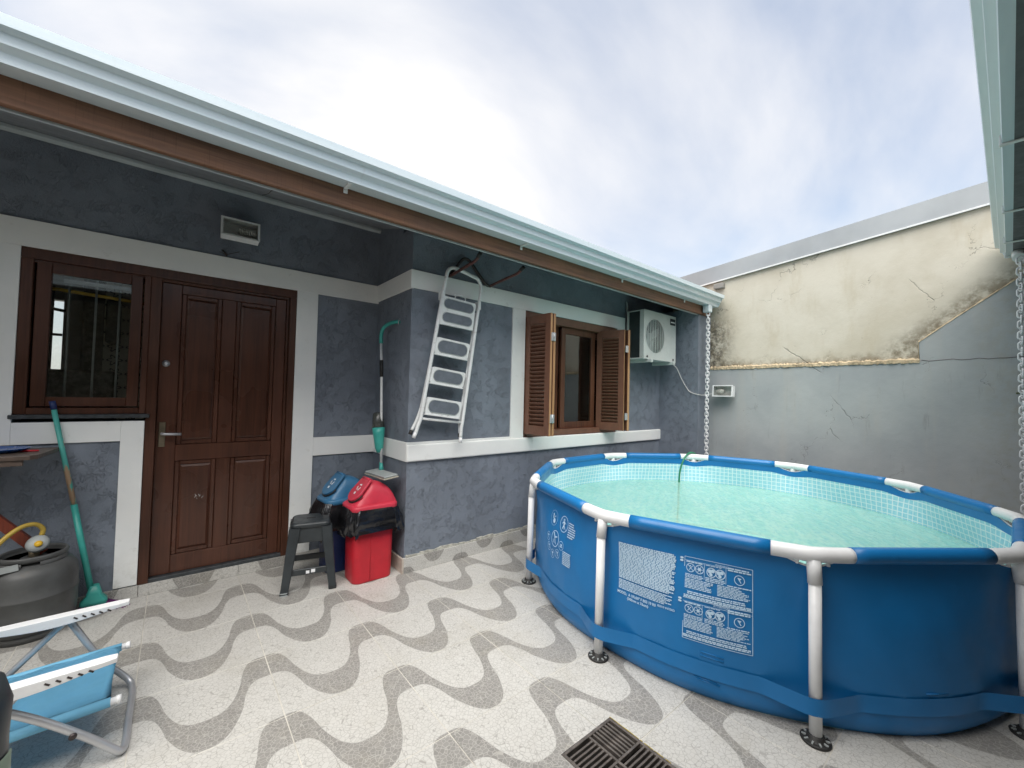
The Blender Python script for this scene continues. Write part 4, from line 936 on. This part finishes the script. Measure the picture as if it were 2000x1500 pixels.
def bag(label, loc, rz, hx, hy, z1, drops, seed, flare=.03):
    rg_ = random.Random(seed); b = bm_(); n = 120; ph = [rg_.uniform(0, 6.28) for _ in range(8)]; base = rrect(hx, hy, .06, 29)
    n = len(base); rings = []
    for k in range(15):
        f = k/14; ring = []
        for i, (x, y) in enumerate(base):
            a = 2*math.pi*i/n; fold = .65*math.sin(5*a+ph[0])+.45*math.sin(9*a+ph[1]+f*1.5)+.20*math.sin(17*a+ph[2]-f*2)+.06*math.sin(31*a+ph[3])
            cr = .005*math.sin(13*f+6*a+ph[4])*f
            d = drops(a); amp = .004+.022*f; out = flare*math.sin(min(1, f*1.35)*math.pi*.55)+fold*amp+cr
            r_ = math.hypot(x, y); px, py = x+x/r_*out, y+y/r_*out
            ring.append((px, py, z1-f*d*(1+.10*math.sin(5*a+ph[5])+.06*math.sin(17*a+ph[6]))+.006*math.sin(11*a+ph[7])*f))
        rings.append(ring)
    loft(b, rings, True, False); return solo_bag(b, label, loc, rz)
def solo_bag(b, label, loc, rz):
    o = bpy.data.objects.new('bin_bag', mesh_of('bin_bag', b, 'bag')); COL.objects.link(o); o.location = loc; o.rotation_euler = (0, 0, rz); o['label'] = label; o['category'] = 'bag'; o['group'] = 'bin bags folded over the bins'; return o
bag('black plastic bag folded over the rim of the red bin', (1.176, 3.095, 0), R(1), .172, .134, .535, lambda a: .185, 5, .028)
bag('black plastic bag bulging over the rim of the blue bin behind the stool', (1.065, 3.40, 0), R(4), .172, .134, .535, lambda a: .17+.07*max(0, math.cos(a-R(225))), 8, .045)

# ---------------------------------------------------------------- black stool
st = thing('stool', 'black plastic stool in front of the door next to the bins', 'stool', (.80, 3.235, 0), R(-14))
b = bm_(); rs = [[(x, y, z) for x, y in rrect(h, h, .035, 5)] for z, h in ((.425, .128), (.452, .124), (.462, .114))]; loft(b, rs); seat = part(st, 'seat', b, 'black_plastic', True)
b = bm_(); box(b, -.03, .03, -.010, .010, .4622, .4632, 0); part(seat, 'hand_hole', b, 'black', True)
for sx in (-1, 1):
    for sy in (-1, 1):
        b = bm_(); ringz = []
        for z, c, h in ((.0, .150, .024), (.012, .150, .027), (.03, .147, .025), (.43, .100, .036)): ringz.append([(sx*c+x, sy*c+y, z) for x, y in rrect(h, h, .008, 2)])
        loft(b, ringz, False); lg = part(st, 'leg', b, 'black_plastic', True)
        b = bm_(); loft(b, [[(sx*.150+x, sy*.150+y, z) for x, y in rrect(.026, .026, .01, 3)] for z in (.0005, .022)], False); part(lg, 'foot', b, 'grey_plastic' if (sx, sy) == (-1, -1) else 'black_rubber', True)
for (ax, s_) in (('x', -1), ('x', 1), ('y', -1), ('y', 1)):
    for z0, z1, c in ((.115, .155, .138), (.325, .43, .114)):
        b = bm_(); L = c-.012
        if ax == 'x': box(b, -L, L, s_*c-.009, s_*c+.009, z0, z1, .003)
        else: box(b, s_*c-.009, s_*c+.009, -L, L, z0, z1, .003)
        o = part(st, 'rail', b, 'black_plastic', True)
        if ax == 'x' and s_ == -1 and z0 < .2:
            b = bm_(); box(b, -.022, .0, -.149, -.1475, .122, .142); box(b, .010, .036, -.149, -.1475, .126, .148); part(o, 'paper_scrap', b, 'white_plastic', True)

# ---------------------------------------------------------------- air conditioner
ac = thing('air_conditioner', 'white outdoor air conditioner unit high on the wall beside the shutters', 'air conditioner', (4.55, 2.83, 1.84))
AX0, AX1, AY0, AY1, AZ0, AZ1 = 4.19, 4.905, 2.705, 2.94, 1.852, 2.43
fx, fz, frad = 4.43, 2.135, .205
b = bm_()
box(b, AX0, AX1, AY0+.014, AY1, AZ1-.012, AZ1, .004); box(b, AX0, AX1, AY0+.014, AY1, AZ0, AZ0+.014, .004); box(b, AX1-.012, AX1, AY0+.014, AY1, AZ0+.0145, AZ1-.0125); box(b, AX0+.02, AX1-.0125, AY1-.012, AY1-.001, AZ0+.0145, AZ1-.0125)
for y0, y1 in ((AY0+.014, AY0+.055), (AY1-.03, AY1)): box(b, AX0, AX0+.012, y0, y1-.0005, AZ0+.0145, AZ1-.0125)
cs = part(ac, 'casing', b, 'ac_white')
b = bm_(); n = 48; A = []; Bq = []      # front panel with a round opening
for k in range(n):
    a = 2*math.pi*k/n; c_, s_ = math.cos(a), math.sin(a); A.append((fx+frad*c_, fz+frad*s_))
    tX = (AX1-fx)/c_ if c_ > 1e-6 else ((AX0-fx)/c_ if c_ < -1e-6 else 1e9); tZ = (AZ1-fz)/s_ if s_ > 1e-6 else ((AZ0-fz)/s_ if s_ < -1e-6 else 1e9); q = min(tX, tZ); Bq.append((fx+q*c_, fz+q*s_))
for y in (AY0,):
    va = [b.verts.new((x, y, z)) for x, z in A]; vb = [b.verts.new((x, y, z)) for x, z in Bq]; vc = [b.verts.new((x, y+.03, z)) for x, z in A]; ve = [b.verts.new((x, y+.0135, z)) for x, z in Bq]
    cor = {}
    for k in range(n):
        j = (k+1) % n; b.faces.new((va[k], vb[k], vb[j], va[j])); b.faces.new((va[k], va[j], vc[j], vc[k])); b.faces.new((vb[k], ve[k], ve[j], vb[j]))
        if abs(Bq[k][0]-Bq[j][0]) > 1e-4 and abs(Bq[k][1]-Bq[j][1]) > 1e-4:
            cx_ = AX1 if max(Bq[k][0], Bq[j][0]) > fx+.3 else AX0; cz_ = AZ1 if max(Bq[k][1], Bq[j][1]) > fz+.2 else AZ0
            b.faces.new((vb[k], b.verts.new((cx_, y, cz_)), vb[j]))
part(cs, 'front_panel', b, 'ac_white')
gd_ = thing_g = part(ac, 'fan_guard', ring_flat(bm_(), (fx, AY0-.002, fz), frad+.012, frad-.004, (1, 0, 0), (0, 0, 1), 40), 'ac_white')
for k in range(-15, 16):
    z = k*.0132; w_ = math.sqrt(max(0, (frad-.002)**2-z*z)); b = bm_(); tube(b, [(fx-w_, AY0-.002, fz+z), (fx+w_, AY0-.002, fz+z)], .0027, 6); part(gd_, 'guard_wire', b, 'ac_white')
for k in (-3, -2, -1, 0, 1, 2, 3):
    x = k*.053; w_ = math.sqrt(max(0, (frad-.002)**2-x*x)); b = bm_(); tube(b, [(fx+x, AY0-.004, fz-w_), (fx+x, AY0-.004, fz+w_)], .0042, 6); part(gd_, 'guard_rib', b, 'ac_white')
b = bm_(); lathe(b, [(0, 0), (.05, 0), (.045, .03), (0, .03)], (fx, AY0+.09, fz), 20, axis='Y')
for k in range(3):
    a = 2*math.pi*k/3+.4; obox(b, (fx+.115*math.cos(a), AY0+.075, fz+.115*math.sin(a)), (.075, .004, .055), Matrix.Rotation(-a, 3, 'Y') @ Matrix.Rotation(R(25), 3, 'X'))
part(ac, 'fan', b, 'grey_plastic')
b = bm_(); box(b, AX0+.004, AX0+.016, AY0+.056, AY1-.031, AZ0+.016, AZ1-.014); box(b, AX0+.02, AX1-.02, AY1-.04, AY1-.014, AZ0+.016, AZ1-.014); part(ac, 'coil', b, 'coil')
b = bm_(); box(b, 4.762, 4.885, AY0-.003, AY0-.0005, 2.315, 2.395, .001); pl_ = part(ac, 'name_plate', b, plain('dark_name_plate', (.03, .035, .04), .4))
b = bm_(); box(b, 4.775, 4.872, AY0-.0042, AY0-.0032, 2.343, 2.358); part(pl_, 'name_strip', b, 'white_plastic')
for x in (4.30, 4.80):
    b = bm_(); box(b, x-.02, x+.02, 2.66, 2.964, 1.815, 1.8515, .003); part(ac, 'bracket', b, 'ac_white')
for x in (4.26, 4.84):
    b = bm_(); lathe(b, [(0, 0), (.012, 0), (.012, .006), (0, .008)], (x, AY0-.0005, AZ0+.03), 10, axis='Y'); part(cs, 'screw', b, 'dark_metal')
b = bm_(); tube(b, [(4.235, 2.93, 2.36), (4.21, 2.95, 2.44), (4.215, 2.955, 2.50), (4.22, 2.975, 2.56)], .012, 8, 4); part(ac, 'pipe', b, 'grey_plastic')
b = bm_(); tube(b, [(4.88, 2.74, 1.84), (4.93, 2.70, 1.78), (4.965, 2.66, 1.66), (4.985, 2.60, 1.54), (4.992, 2.55, 1.48), (4.994, 2.45, 1.45), (5.1, 2.442, 1.445), (5.22, 2.36, 1.47)], .0042, 6, 5)
solo('lamp_cable', b, 'cable', 'thin white cable sagging from the air conditioner to the wall lamp', 'cable', (5.22, 2.36, 1.47))

# ---------------------------------------------------------------- box lamps
def boxlamp(label, c, rz, tilt, kind):
    t = thing('wall_lamp', label, 'lamp', c, rz, 'square flood lamps on the walls'); r_ = Matrix.Rotation(tilt, 3, 'X'); w_, h_, d_ = .115, .066, .036
    def B(q, bev=0): 
        b = bm_(); 
        for x0, x1, y0, y1, z0, z1 in q: obox(b, r_@Vector(((x0+x1)/2, (y0+y1)/2, (z0+z1)/2)), ((x1-x0)/2, (y1-y0)/2, (z1-z0)/2), r_, bev)
        return b
    hs = part(t, 'housing', B([(-w_, w_, d_-.006, d_, -h_, h_), (-w_, -w_+.006, -d_, d_-.0065, -h_, h_), (w_-.006, w_, -d_, d_-.0065, -h_, h_), (-w_+.0065, w_-.0065, -d_, d_-.0065, h_-.006, h_), (-w_+.0065, w_-.0065, -d_, d_-.0065, -h_, -h_+.006)]), 'white_metal', True)
    part(hs, 'front_frame', B([(-w_-.004, -w_+.010, -d_-.006, -d_-.0005, -h_-.004, h_+.004), (w_-.010, w_+.004, -d_-.006, -d_-.0005, -h_-.004, h_+.004), (-w_+.0105, w_-.0105, -d_-.006, -d_-.0005, h_-.008, h_+.004), (-w_+.0105, w_-.0105, -d_-.006, -d_-.0005, -h_-.004, -h_+.008)]), 'white_metal', True)
    part(t, 'glass', B([(-w_+.008, w_-.008, -d_-.0045, -d_-.002, -h_+.006, h_-.006)]), 'lamp_glass', True)
    b = bm_()
    if kind == 'spiral':
        P = [r_@Vector((.0+.085*k/60-.01, .018*math.cos(k*.62)-.006, .018*math.sin(k*.62))) for k in range(61)]; tube(b, P, .0062, 7)
        tube(b, [r_@Vector((.075, 0, 0)), r_@Vector((.104, 0, 0))], .018, 12)
    else:
        tt = bm_(); lathe(tt, [(0, -.045), (.016, -.041), (.028, -.025), (.031, -.005), (.026, .018), (.016, .035), (.014, .055), (0, .055)], seg=18); join(b, tt, r_.to_4x4() @ Matrix.Translation((-.035, 0, 0)) @ Matrix.Rotation(R(90), 4, 'Y') @ Matrix.Rotation(math.pi, 4, 'X'))
    part(t, 'bulb', b, 'bulb', True)
    b = bm_(); box(b, -.03, .03, d_*.9, .118, -.012, .012, .003); part(t, 'mount', b, 'dark_metal', True)
    return t
boxlamp('square flood lamp with spiral bulb above the brown door', (.327, 3.565, 2.535), 0, R(-10), 'spiral')
boxlamp('white square lamp with round bulb on the grey boundary wall by the chain', (5.20, 2.235, 1.497), R(-90), R(-6), 'bulb')
b = bm_(); tube(b, [(.215, 3.664, 2.385), (.25, 3.655, 2.372), (.29, 3.65, 2.385), (.335, 3.655, 2.41)], .0022, 6, 4); tube(b, [(.235, 3.667, 2.40), (.25, 3.655, 2.378), (.26, 3.66, 2.36)], .006, 6, 2)
solo('loose_wire', b, 'dark_metal', 'loose wire end sticking out of the wall under the lamp over the door', 'wire', (.25, 3.66, 2.38))

# ---------------------------------------------------------------- left corner: table, dish, broom, gas
tb = thing('wall_table', 'brown fold-down wall table cut by the left edge', 'table', (-.75, 3.60, .40))
b = bm_(); prism(b, [(-1.25, 3.655), (-.525, 3.655), (-.525, 3.60), (-.552, 3.30), (-.575, 3.27), (-1.25, 3.27)], .985, 1.008, 'Z', .003); tt_ = part(tb, 'table_top', b, 'table')
b = bm_(); box(b, -1.25, -.60, 3.28, 3.30, .955, .9845, .002); part(tt_, 'edge_rail', b, 'table')
b = bm_(); obox(b, (-.735, 3.50, .66), (.30, .017, .024), Matrix.Rotation(R(51), 3, 'Y'), .003); part(tb, 'brace', b, 'reddish')
b = bm_(); lathe(b, [(0, .004), (.085, 0), (.105, .006), (.122, .018), (.125, .020), (.120, .022), (.10, .013), (0, .010)], (-.735, 3.50, 1.0085), 36); solo('blue_dish', b, 'blue_dish', 'shallow blue plastic dish lying on the brown wall table', 'dish', (-.735, 3.50, 1.0085))
b = bm_(); tube(b, [(-.66, 3.47, 1.014), (-.575, 3.455, 1.014)], .005, 8); solo('red_pen', b, 'red', 'thin red stick lying on the table beside the blue dish', 'stick', (-.6, 3.46, 1.009))
br = thing('broom', 'teal broom with worn handle and purple bristles leaning against the white pillar', 'broom', (-.335, 3.60, 0))
b = bm_(); tube(b, [(-.352, 3.585, .13), (-.448, 3.615, .66)], .0155, 12); part(br, 'lower_handle', b, 'teal')
def worn():
    g = NG('worn_teal_paint'); p = g.pos(); k = g.ramp(g.noise(g.map(p, (14, 14, 5)), 1, 6, .7), .47, .53)
    return g.done(g.bsdf(g.mix(k, (.08, .42, .37), (.40, .27, .17)), .5, 0))
b = bm_(); tube(b, [(-.446, 3.615, .65), (-.556, 3.640, 1.24)], .0125, 12); part(br, 'upper_handle', b, worn())
b = bm_(); tube(b, [(-.555, 3.640, 1.235), (-.565, 3.642, 1.285)], .0145, 12); part(br, 'end_cap', b, 'navy')
b = bm_(); loft(b, [[(-.338+x, 3.588+y, z) for x, y in rrect(hx_, hy_, .015, 4)] for z, hx_, hy_ in ((.04, .062, .028), (.07, .060, .028), (.10, .036, .026), (.16, .021, .021))]); part(br, 'head', b, 'teal')
b = bm_(); rg_ = random.Random(2)
for i in range(230):
    x = rg_.uniform(-.058, .064); y = rg_.uniform(-.026, .026); s_ = Vector((-.338+x, 3.588+y, .05)); e_ = Vector((-.338+x*1.45+rg_.uniform(.02, .09)*max(0, x/.064+.2), 3.588+y*1.5+rg_.uniform(-.03, .005), .002)); d_ = (e_-s_).cross(Vector((0, 1, 0))).normalized()*.0022
    b.faces.new([b.verts.new(q) for q in (s_-d_, s_+d_, e_+d_, e_-d_)])
bs_ = part(br, 'bristles', b, 'purple'); bs_['kind'] = 'stuff'
GC = Vector((-.575, 3.475, 0)); gs = thing('gas_cylinder', 'squat grey gas cylinder standing under the wall table', 'gas cylinder', GC)
b = bm_(); lathe(b, [(.0, .03), (.10, .03), (.15, .045), (.176, .085), (.180, .14), (.180, .228), (.1825, .231), (.1825, .239), (.180, .242), (.180, .31), (.172, .355), (.15, .39), (.11, .412), (.05, .422), (0, .424)], GC, 48); part(gs, 'tank', b, 'gas')
b = bm_(); lathe(b, [(.132, .0008), (.137, .0008), (.137, .05), (.132, .05), (.132, .0008)], GC, 40); part(gs, 'foot_ring', b, 'gas')
b = bm_()
for a0, a1 in ((R(-170), R(-100)), (R(-70), R(20)), (R(60), R(150))): 
    lathe(b, [(.126, .385), (.132, .385), (.132, .425), (.126, .425), (.126, .385)], GC, 12, True, 'Z', a0, a1)
lathe(b, [(.119, .422), (.132, .422), (.135, .445), (.130, .452), (.122, .45), (.119, .44), (.119, .422)], GC, 48); part(gs, 'collar', b, 'gas')
b = bm_(); lathe(b, [(0, .42), (.022, .42), (.022, .45), (.014, .455), (.014, .475), (0, .475)], GC, 16); vl = part(gs, 'valve', b, 'brass')
b = bm_(); tb_ = bm_(); lathe(tb_, [(0, -.022), (.038, -.022), (.046, -.010), (.047, .004), (.040, .016), (.02, .022), (0, .022)], seg=24); join(b, tb_, Matrix.Translation(GC+Vector((.015, -.02, .495))) @ Matrix.Rotation(R(62), 4, 'X')); rgp = part(gs, 'regulator', b, 'grey_plastic')
b = bm_(); tb_ = bm_(); lathe(tb_, [(0, 0), (.017, 0), (.015, .008), (0, .008)], seg=16); join(b, tb_, Matrix.Translation(GC+Vector((.022, -.045, .50))) @ Matrix.Rotation(R(62), 4, 'X')); part(rgp, 'knob', b, 'yellow')
b = bm_(); tube(b, [GC+Vector(q) for q in ((.025, 0, .535), (.028, .0, .57), (.0, -.02, .605), (-.05, -.05, .60), (-.11, -.09, .54), (-.16, -.12, .44), (-.20, -.13, .30), (-.28, -.1, .12), (-.40, -.05, .02))], .0115, 10, 5); solo('gas_hose', b, 'gas_hose', 'yellow gas hose arching from the regulator of the grey cylinder', 'hose', GC+Vector((.025, 0, .53)))
b = bm_(); box(b, -.155, .0, -.137, -.134, .352, .385); bmesh.ops.rotate(b, cent=(0, 0, 0), matrix=Matrix.Rotation(R(-6), 3, 'Y'), verts=b.verts); bmesh.ops.translate(b, vec=GC+Vector((.01, -.01, .05)), verts=b.verts); part(gs, 'paper_tag', b, 'grey_plastic')

# ---------------------------------------------------------------- beach chair
bc = thing('beach_chair', 'low beach chair with blue canvas and white armrests cut by the left edge', 'chair', (-.30, 2.35, 0))
YN, YF = 2.115, 2.60
XF = -.098
def ctube(name, pts, r=.0125, mat='steel', sm=4): b = bm_(); tube(b, pts, r, 12, sm); return part(bc, name, b, mat)
# front leg loop: floor bar and two sides rising to the armrests
ctube('leg_loop', [(-.44, YN-.02, .345), (-.32, YN-.012, .245), (-.20, YN-.004, .125), (-.135, YN+.002, .05), (-.108, YN+.012, .018), (XF, YN+.06, .0128), (XF, YN+.2, .0128), (XF, YF-.14, .0128), (XF-.002, YF-.06, .0135), (-.112, YF-.015, .03), (-.15, YF, .075), (-.21, YF+.004, .15), (-.315, YF+.006, .355)])
ctube('rear_leg', [(-.325, YF+.012, .362), (-.42, YF+.012, .26), (-.52, YF+.010, .15), (-.62, YF+.006, .03), (-.64, YF-.02, .0128), (-.645, YF-.2, .0128), (-.645, YN+.2, .0128), (-.64, YN+.02, .0128), (-.62, YN-.006, .03), (-.52, YN-.010, .15), (-.44, YN-.012, .26), (-.36, YN-.014, .36)], .0125)
for y in (YN+.028, YF-.035):
    o = ctube('seat_rail', [(-.118, y, .205), (-.62, y, .185)], .0125, 'white_plastic', 0)
    b = bm_(); tube(b, [(-.114, y, .205), (-.128, y, .2045)], .0150, 12); part(o, 'end_plug', b, 'white_plastic')
b = bm_(); rings = []
for k in range(17):
    x = -.142-.47*k/16; ring = []
    for j in range(15):
        t = j/14; y = YN+.028+(YF-.035-YN-.028)*t; sag = .020*math.sin(math.pi*t)*(.8+.2*math.sin(k*.5)); ring.append((x-.010*math.sin(math.pi*t)*(1 if k == 0 else 0), y, .2045+.013-.0195*(k/16)-sag+.0022*math.sin(k*1.3+j*.8)))
    rings.append(ring)
V = [[b.verts.new(p) for p in r] for r in rings]
for i in range(16):
    for j in range(14): b.faces.new((V[i][j], V[i+1][j], V[i+1][j+1], V[i][j+1])).smooth = True
bmesh.ops.solidify(b, geom=b.faces[:], thickness=.003); cv = part(bc, 'seat_canvas', b, 'chair_fabric')
for y in (YN+.028, YF-.035):
    b = bm_(); tube(b, [(-.143, y, .204), (-.61, y, .1855)], .0165, 12); part(cv, 'hem', b, 'chair_fabric')
def arm(y, zr, zl, name):
    b = bm_(); rings = []
    for k in range(15):
        t = k/14; x = -.125-.50*t; w_ = .024 if t > .06 else .017+.007*t/.06; z = zr+(zl-zr)*t
        h_ = .018+.022*math.sin(math.pi*min(1, max(0, (t-.10)/.75)))
        rings.append([(x, y-w_, z), (x, y+w_, z), (x, y+w_*.92, z-h_), (x, y-w_*.92, z-h_)])
    loft(b, rings, False); bmesh.ops.bevel(b, geom=b.edges[:], offset=.0025, segments=2, profile=.5, affect='EDGES'); a_ = part(bc, 'armrest', b, 'white_plastic')
    b = bm_()
    for q in range(5):
        x = -.19-.026*q; z = zr+(zl-zr)*(-(x+.125)/.50)
        obox(b, (x, y-.0236, z-.018), (.0075, .0012, .0028), Matrix.Rotation(R(38), 3, 'Y'))
    part(a_, 'notch', b, 'dark_metal')
arm(2.585, .402, .395, 'far'); arm(2.075, .402, .392, 'near')
ctube('back_rail', [(-.58, YN+.01, .20), (-.72, YN+.01, .40), (-.95, YN+.01, .72)], .0125, 'steel', 0); ctube('back_rail', [(-.58, YF-.01, .20), (-.72, YF-.01, .40), (-.95, YF-.01, .72)], .0125, 'steel', 0)
b = bm_(); rings = []
V = [[b.verts.new((-.60-.33*i/10, YN+.02+(YF-YN-.04)*j/10, .235+.47*i/10-.02*math.sin(math.pi*j/10))) for j in range(11)] for i in range(11)]
for i in range(10):
    for j in range(10): b.faces.new((V[i][j], V[i+1][j], V[i+1][j+1], V[i][j+1])).smooth = True
bmesh.ops.solidify(b, geom=b.faces[:], thickness=.003); part(bc, 'back_canvas', b, 'chair_fabric')
b = bm_(); lathe(b, [(0, 0), (.011, 0), (.011, .006), (0, .008)], (-.232, YN-.017, .152), 12, axis='Y'); part(bc, 'rivet', b, 'dark_metal')

# ---------------------------------------------------------------- dark thing at the left edge
dk = thing('dark_post', 'dark rounded post cut off by the left edge at the bottom', 'post', (-.219, .95, 0))
b = bm_(); lathe(b, [(0, 0), (.062, 0), (.062, .02), (.05, .03), (.047, .86), (.049, .91), (.040, .945), (0, .955)], (-.219, .95, 0), 28); part(dk, 'shaft', b, 'black_plastic')
b = bm_(); lathe(b, [(.0485, .785), (.0500, .787), (.0500, .835), (.0485, .837)], (-.219, .95, 0), 20, True, 'Z', R(-70), R(5)); part(dk, 'pale_sticker', b, plain('pale_green_sticker', (.30, .38, .28), .5))

# ---------------------------------------------------------------- floor drain
dr = thing('floor_drain', 'rusty iron floor drain grate with four slotted quarters', 'drain', ((GX0+GX1)/2, (GY0+GY1)/2, 0))
b = bm_(); box(b, GX0-.01, GX1+.01, GY0-.01, GY1+.01, -.16, -.15); 
for q in ((GX0-.006, GX0-.001, GY0, GY1), (GX1+.001, GX1+.006, GY0, GY1), (GX0, GX1, GY0-.006, GY0-.001), (GX0, GX1, GY1+.001, GY1+.006)): box(b, *q, -.15, -.026)
part(dr, 'pit', b, 'black')
b = bm_(); e = .012
for q in ((GX0+.002, GX0+.002+e, GY0+.002, GY1-.002), (GX1-.002-e, GX1-.002, GY0+.002, GY1-.002), (GX0+.0025+e, GX1-.0025-e, GY0+.002, GY0+.002+e), (GX0+.0025+e, GX1-.0025-e, GY1-.002-e, GY1-.002)): box(b, *q, -.02, .002, .0015)
fr_ = part(dr, 'grate_frame', b, 'iron')
rgd = random.Random(4); b = bm_()
for i in range(26):
    y = GY0+.01+rgd.random()*(GY1-GY0-.02); L = rgd.uniform(.008, .03); box(b, GX1-.0015, GX1+.0016, y, min(GY1, y+L), -.006, rgd.uniform(.001, .0022))
part(fr_, 'chipped_paint', b, 'yellow_paint')
cx_, cy_ = (GX0+GX1)/2, (GY0+GY1)/2; i0, i1 = GX0+.0145, GX1-.0145; j0, j1 = GY0+.0145, GY1-.0145
b = bm_(); box(b, cx_-.005, cx_+.005, j0, j1, -.018, .0012, .001); part(dr, 'cross_bar', b, 'iron'); b = bm_(); box(b, i0, cx_-.0055, cy_-.005, cy_+.005, -.018, .0012, .001); box(b, cx_+.0055, i1, cy_-.005, cy_+.005, -.018, .0012, .001); part(dr, 'cross_bar', b, 'iron')
W = cx_-.0055-i0; Hh = cy_-.0055-j0
bv = bm_(); box(bv, -.0042, .0042, -Hh/2, Hh/2, -.018, 0, .001); bv = mesh_of('bar', bv, 'iron'); bh = bm_(); box(bh, -W/2, W/2, -.0042, .0042, -.018, 0, .001); bh = mesh_of('bar', bh, 'iron')
for qx, qy, o_ in ((0, 0, 'v'), (1, 0, 'h'), (0, 1, 'h'), (1, 1, 'v')):
    X0 = i0 if qx == 0 else cx_+.0055; Y0 = j0 if qy == 0 else cy_+.0055
    for k in range(1, 7):
        if o_ == 'v': inst(dr, 'bar', bv, (X0+W*k/7, Y0+Hh/2, .0008))
        else: inst(dr, 'bar', bh, (X0+W/2, Y0+Hh*k/7, .0008))
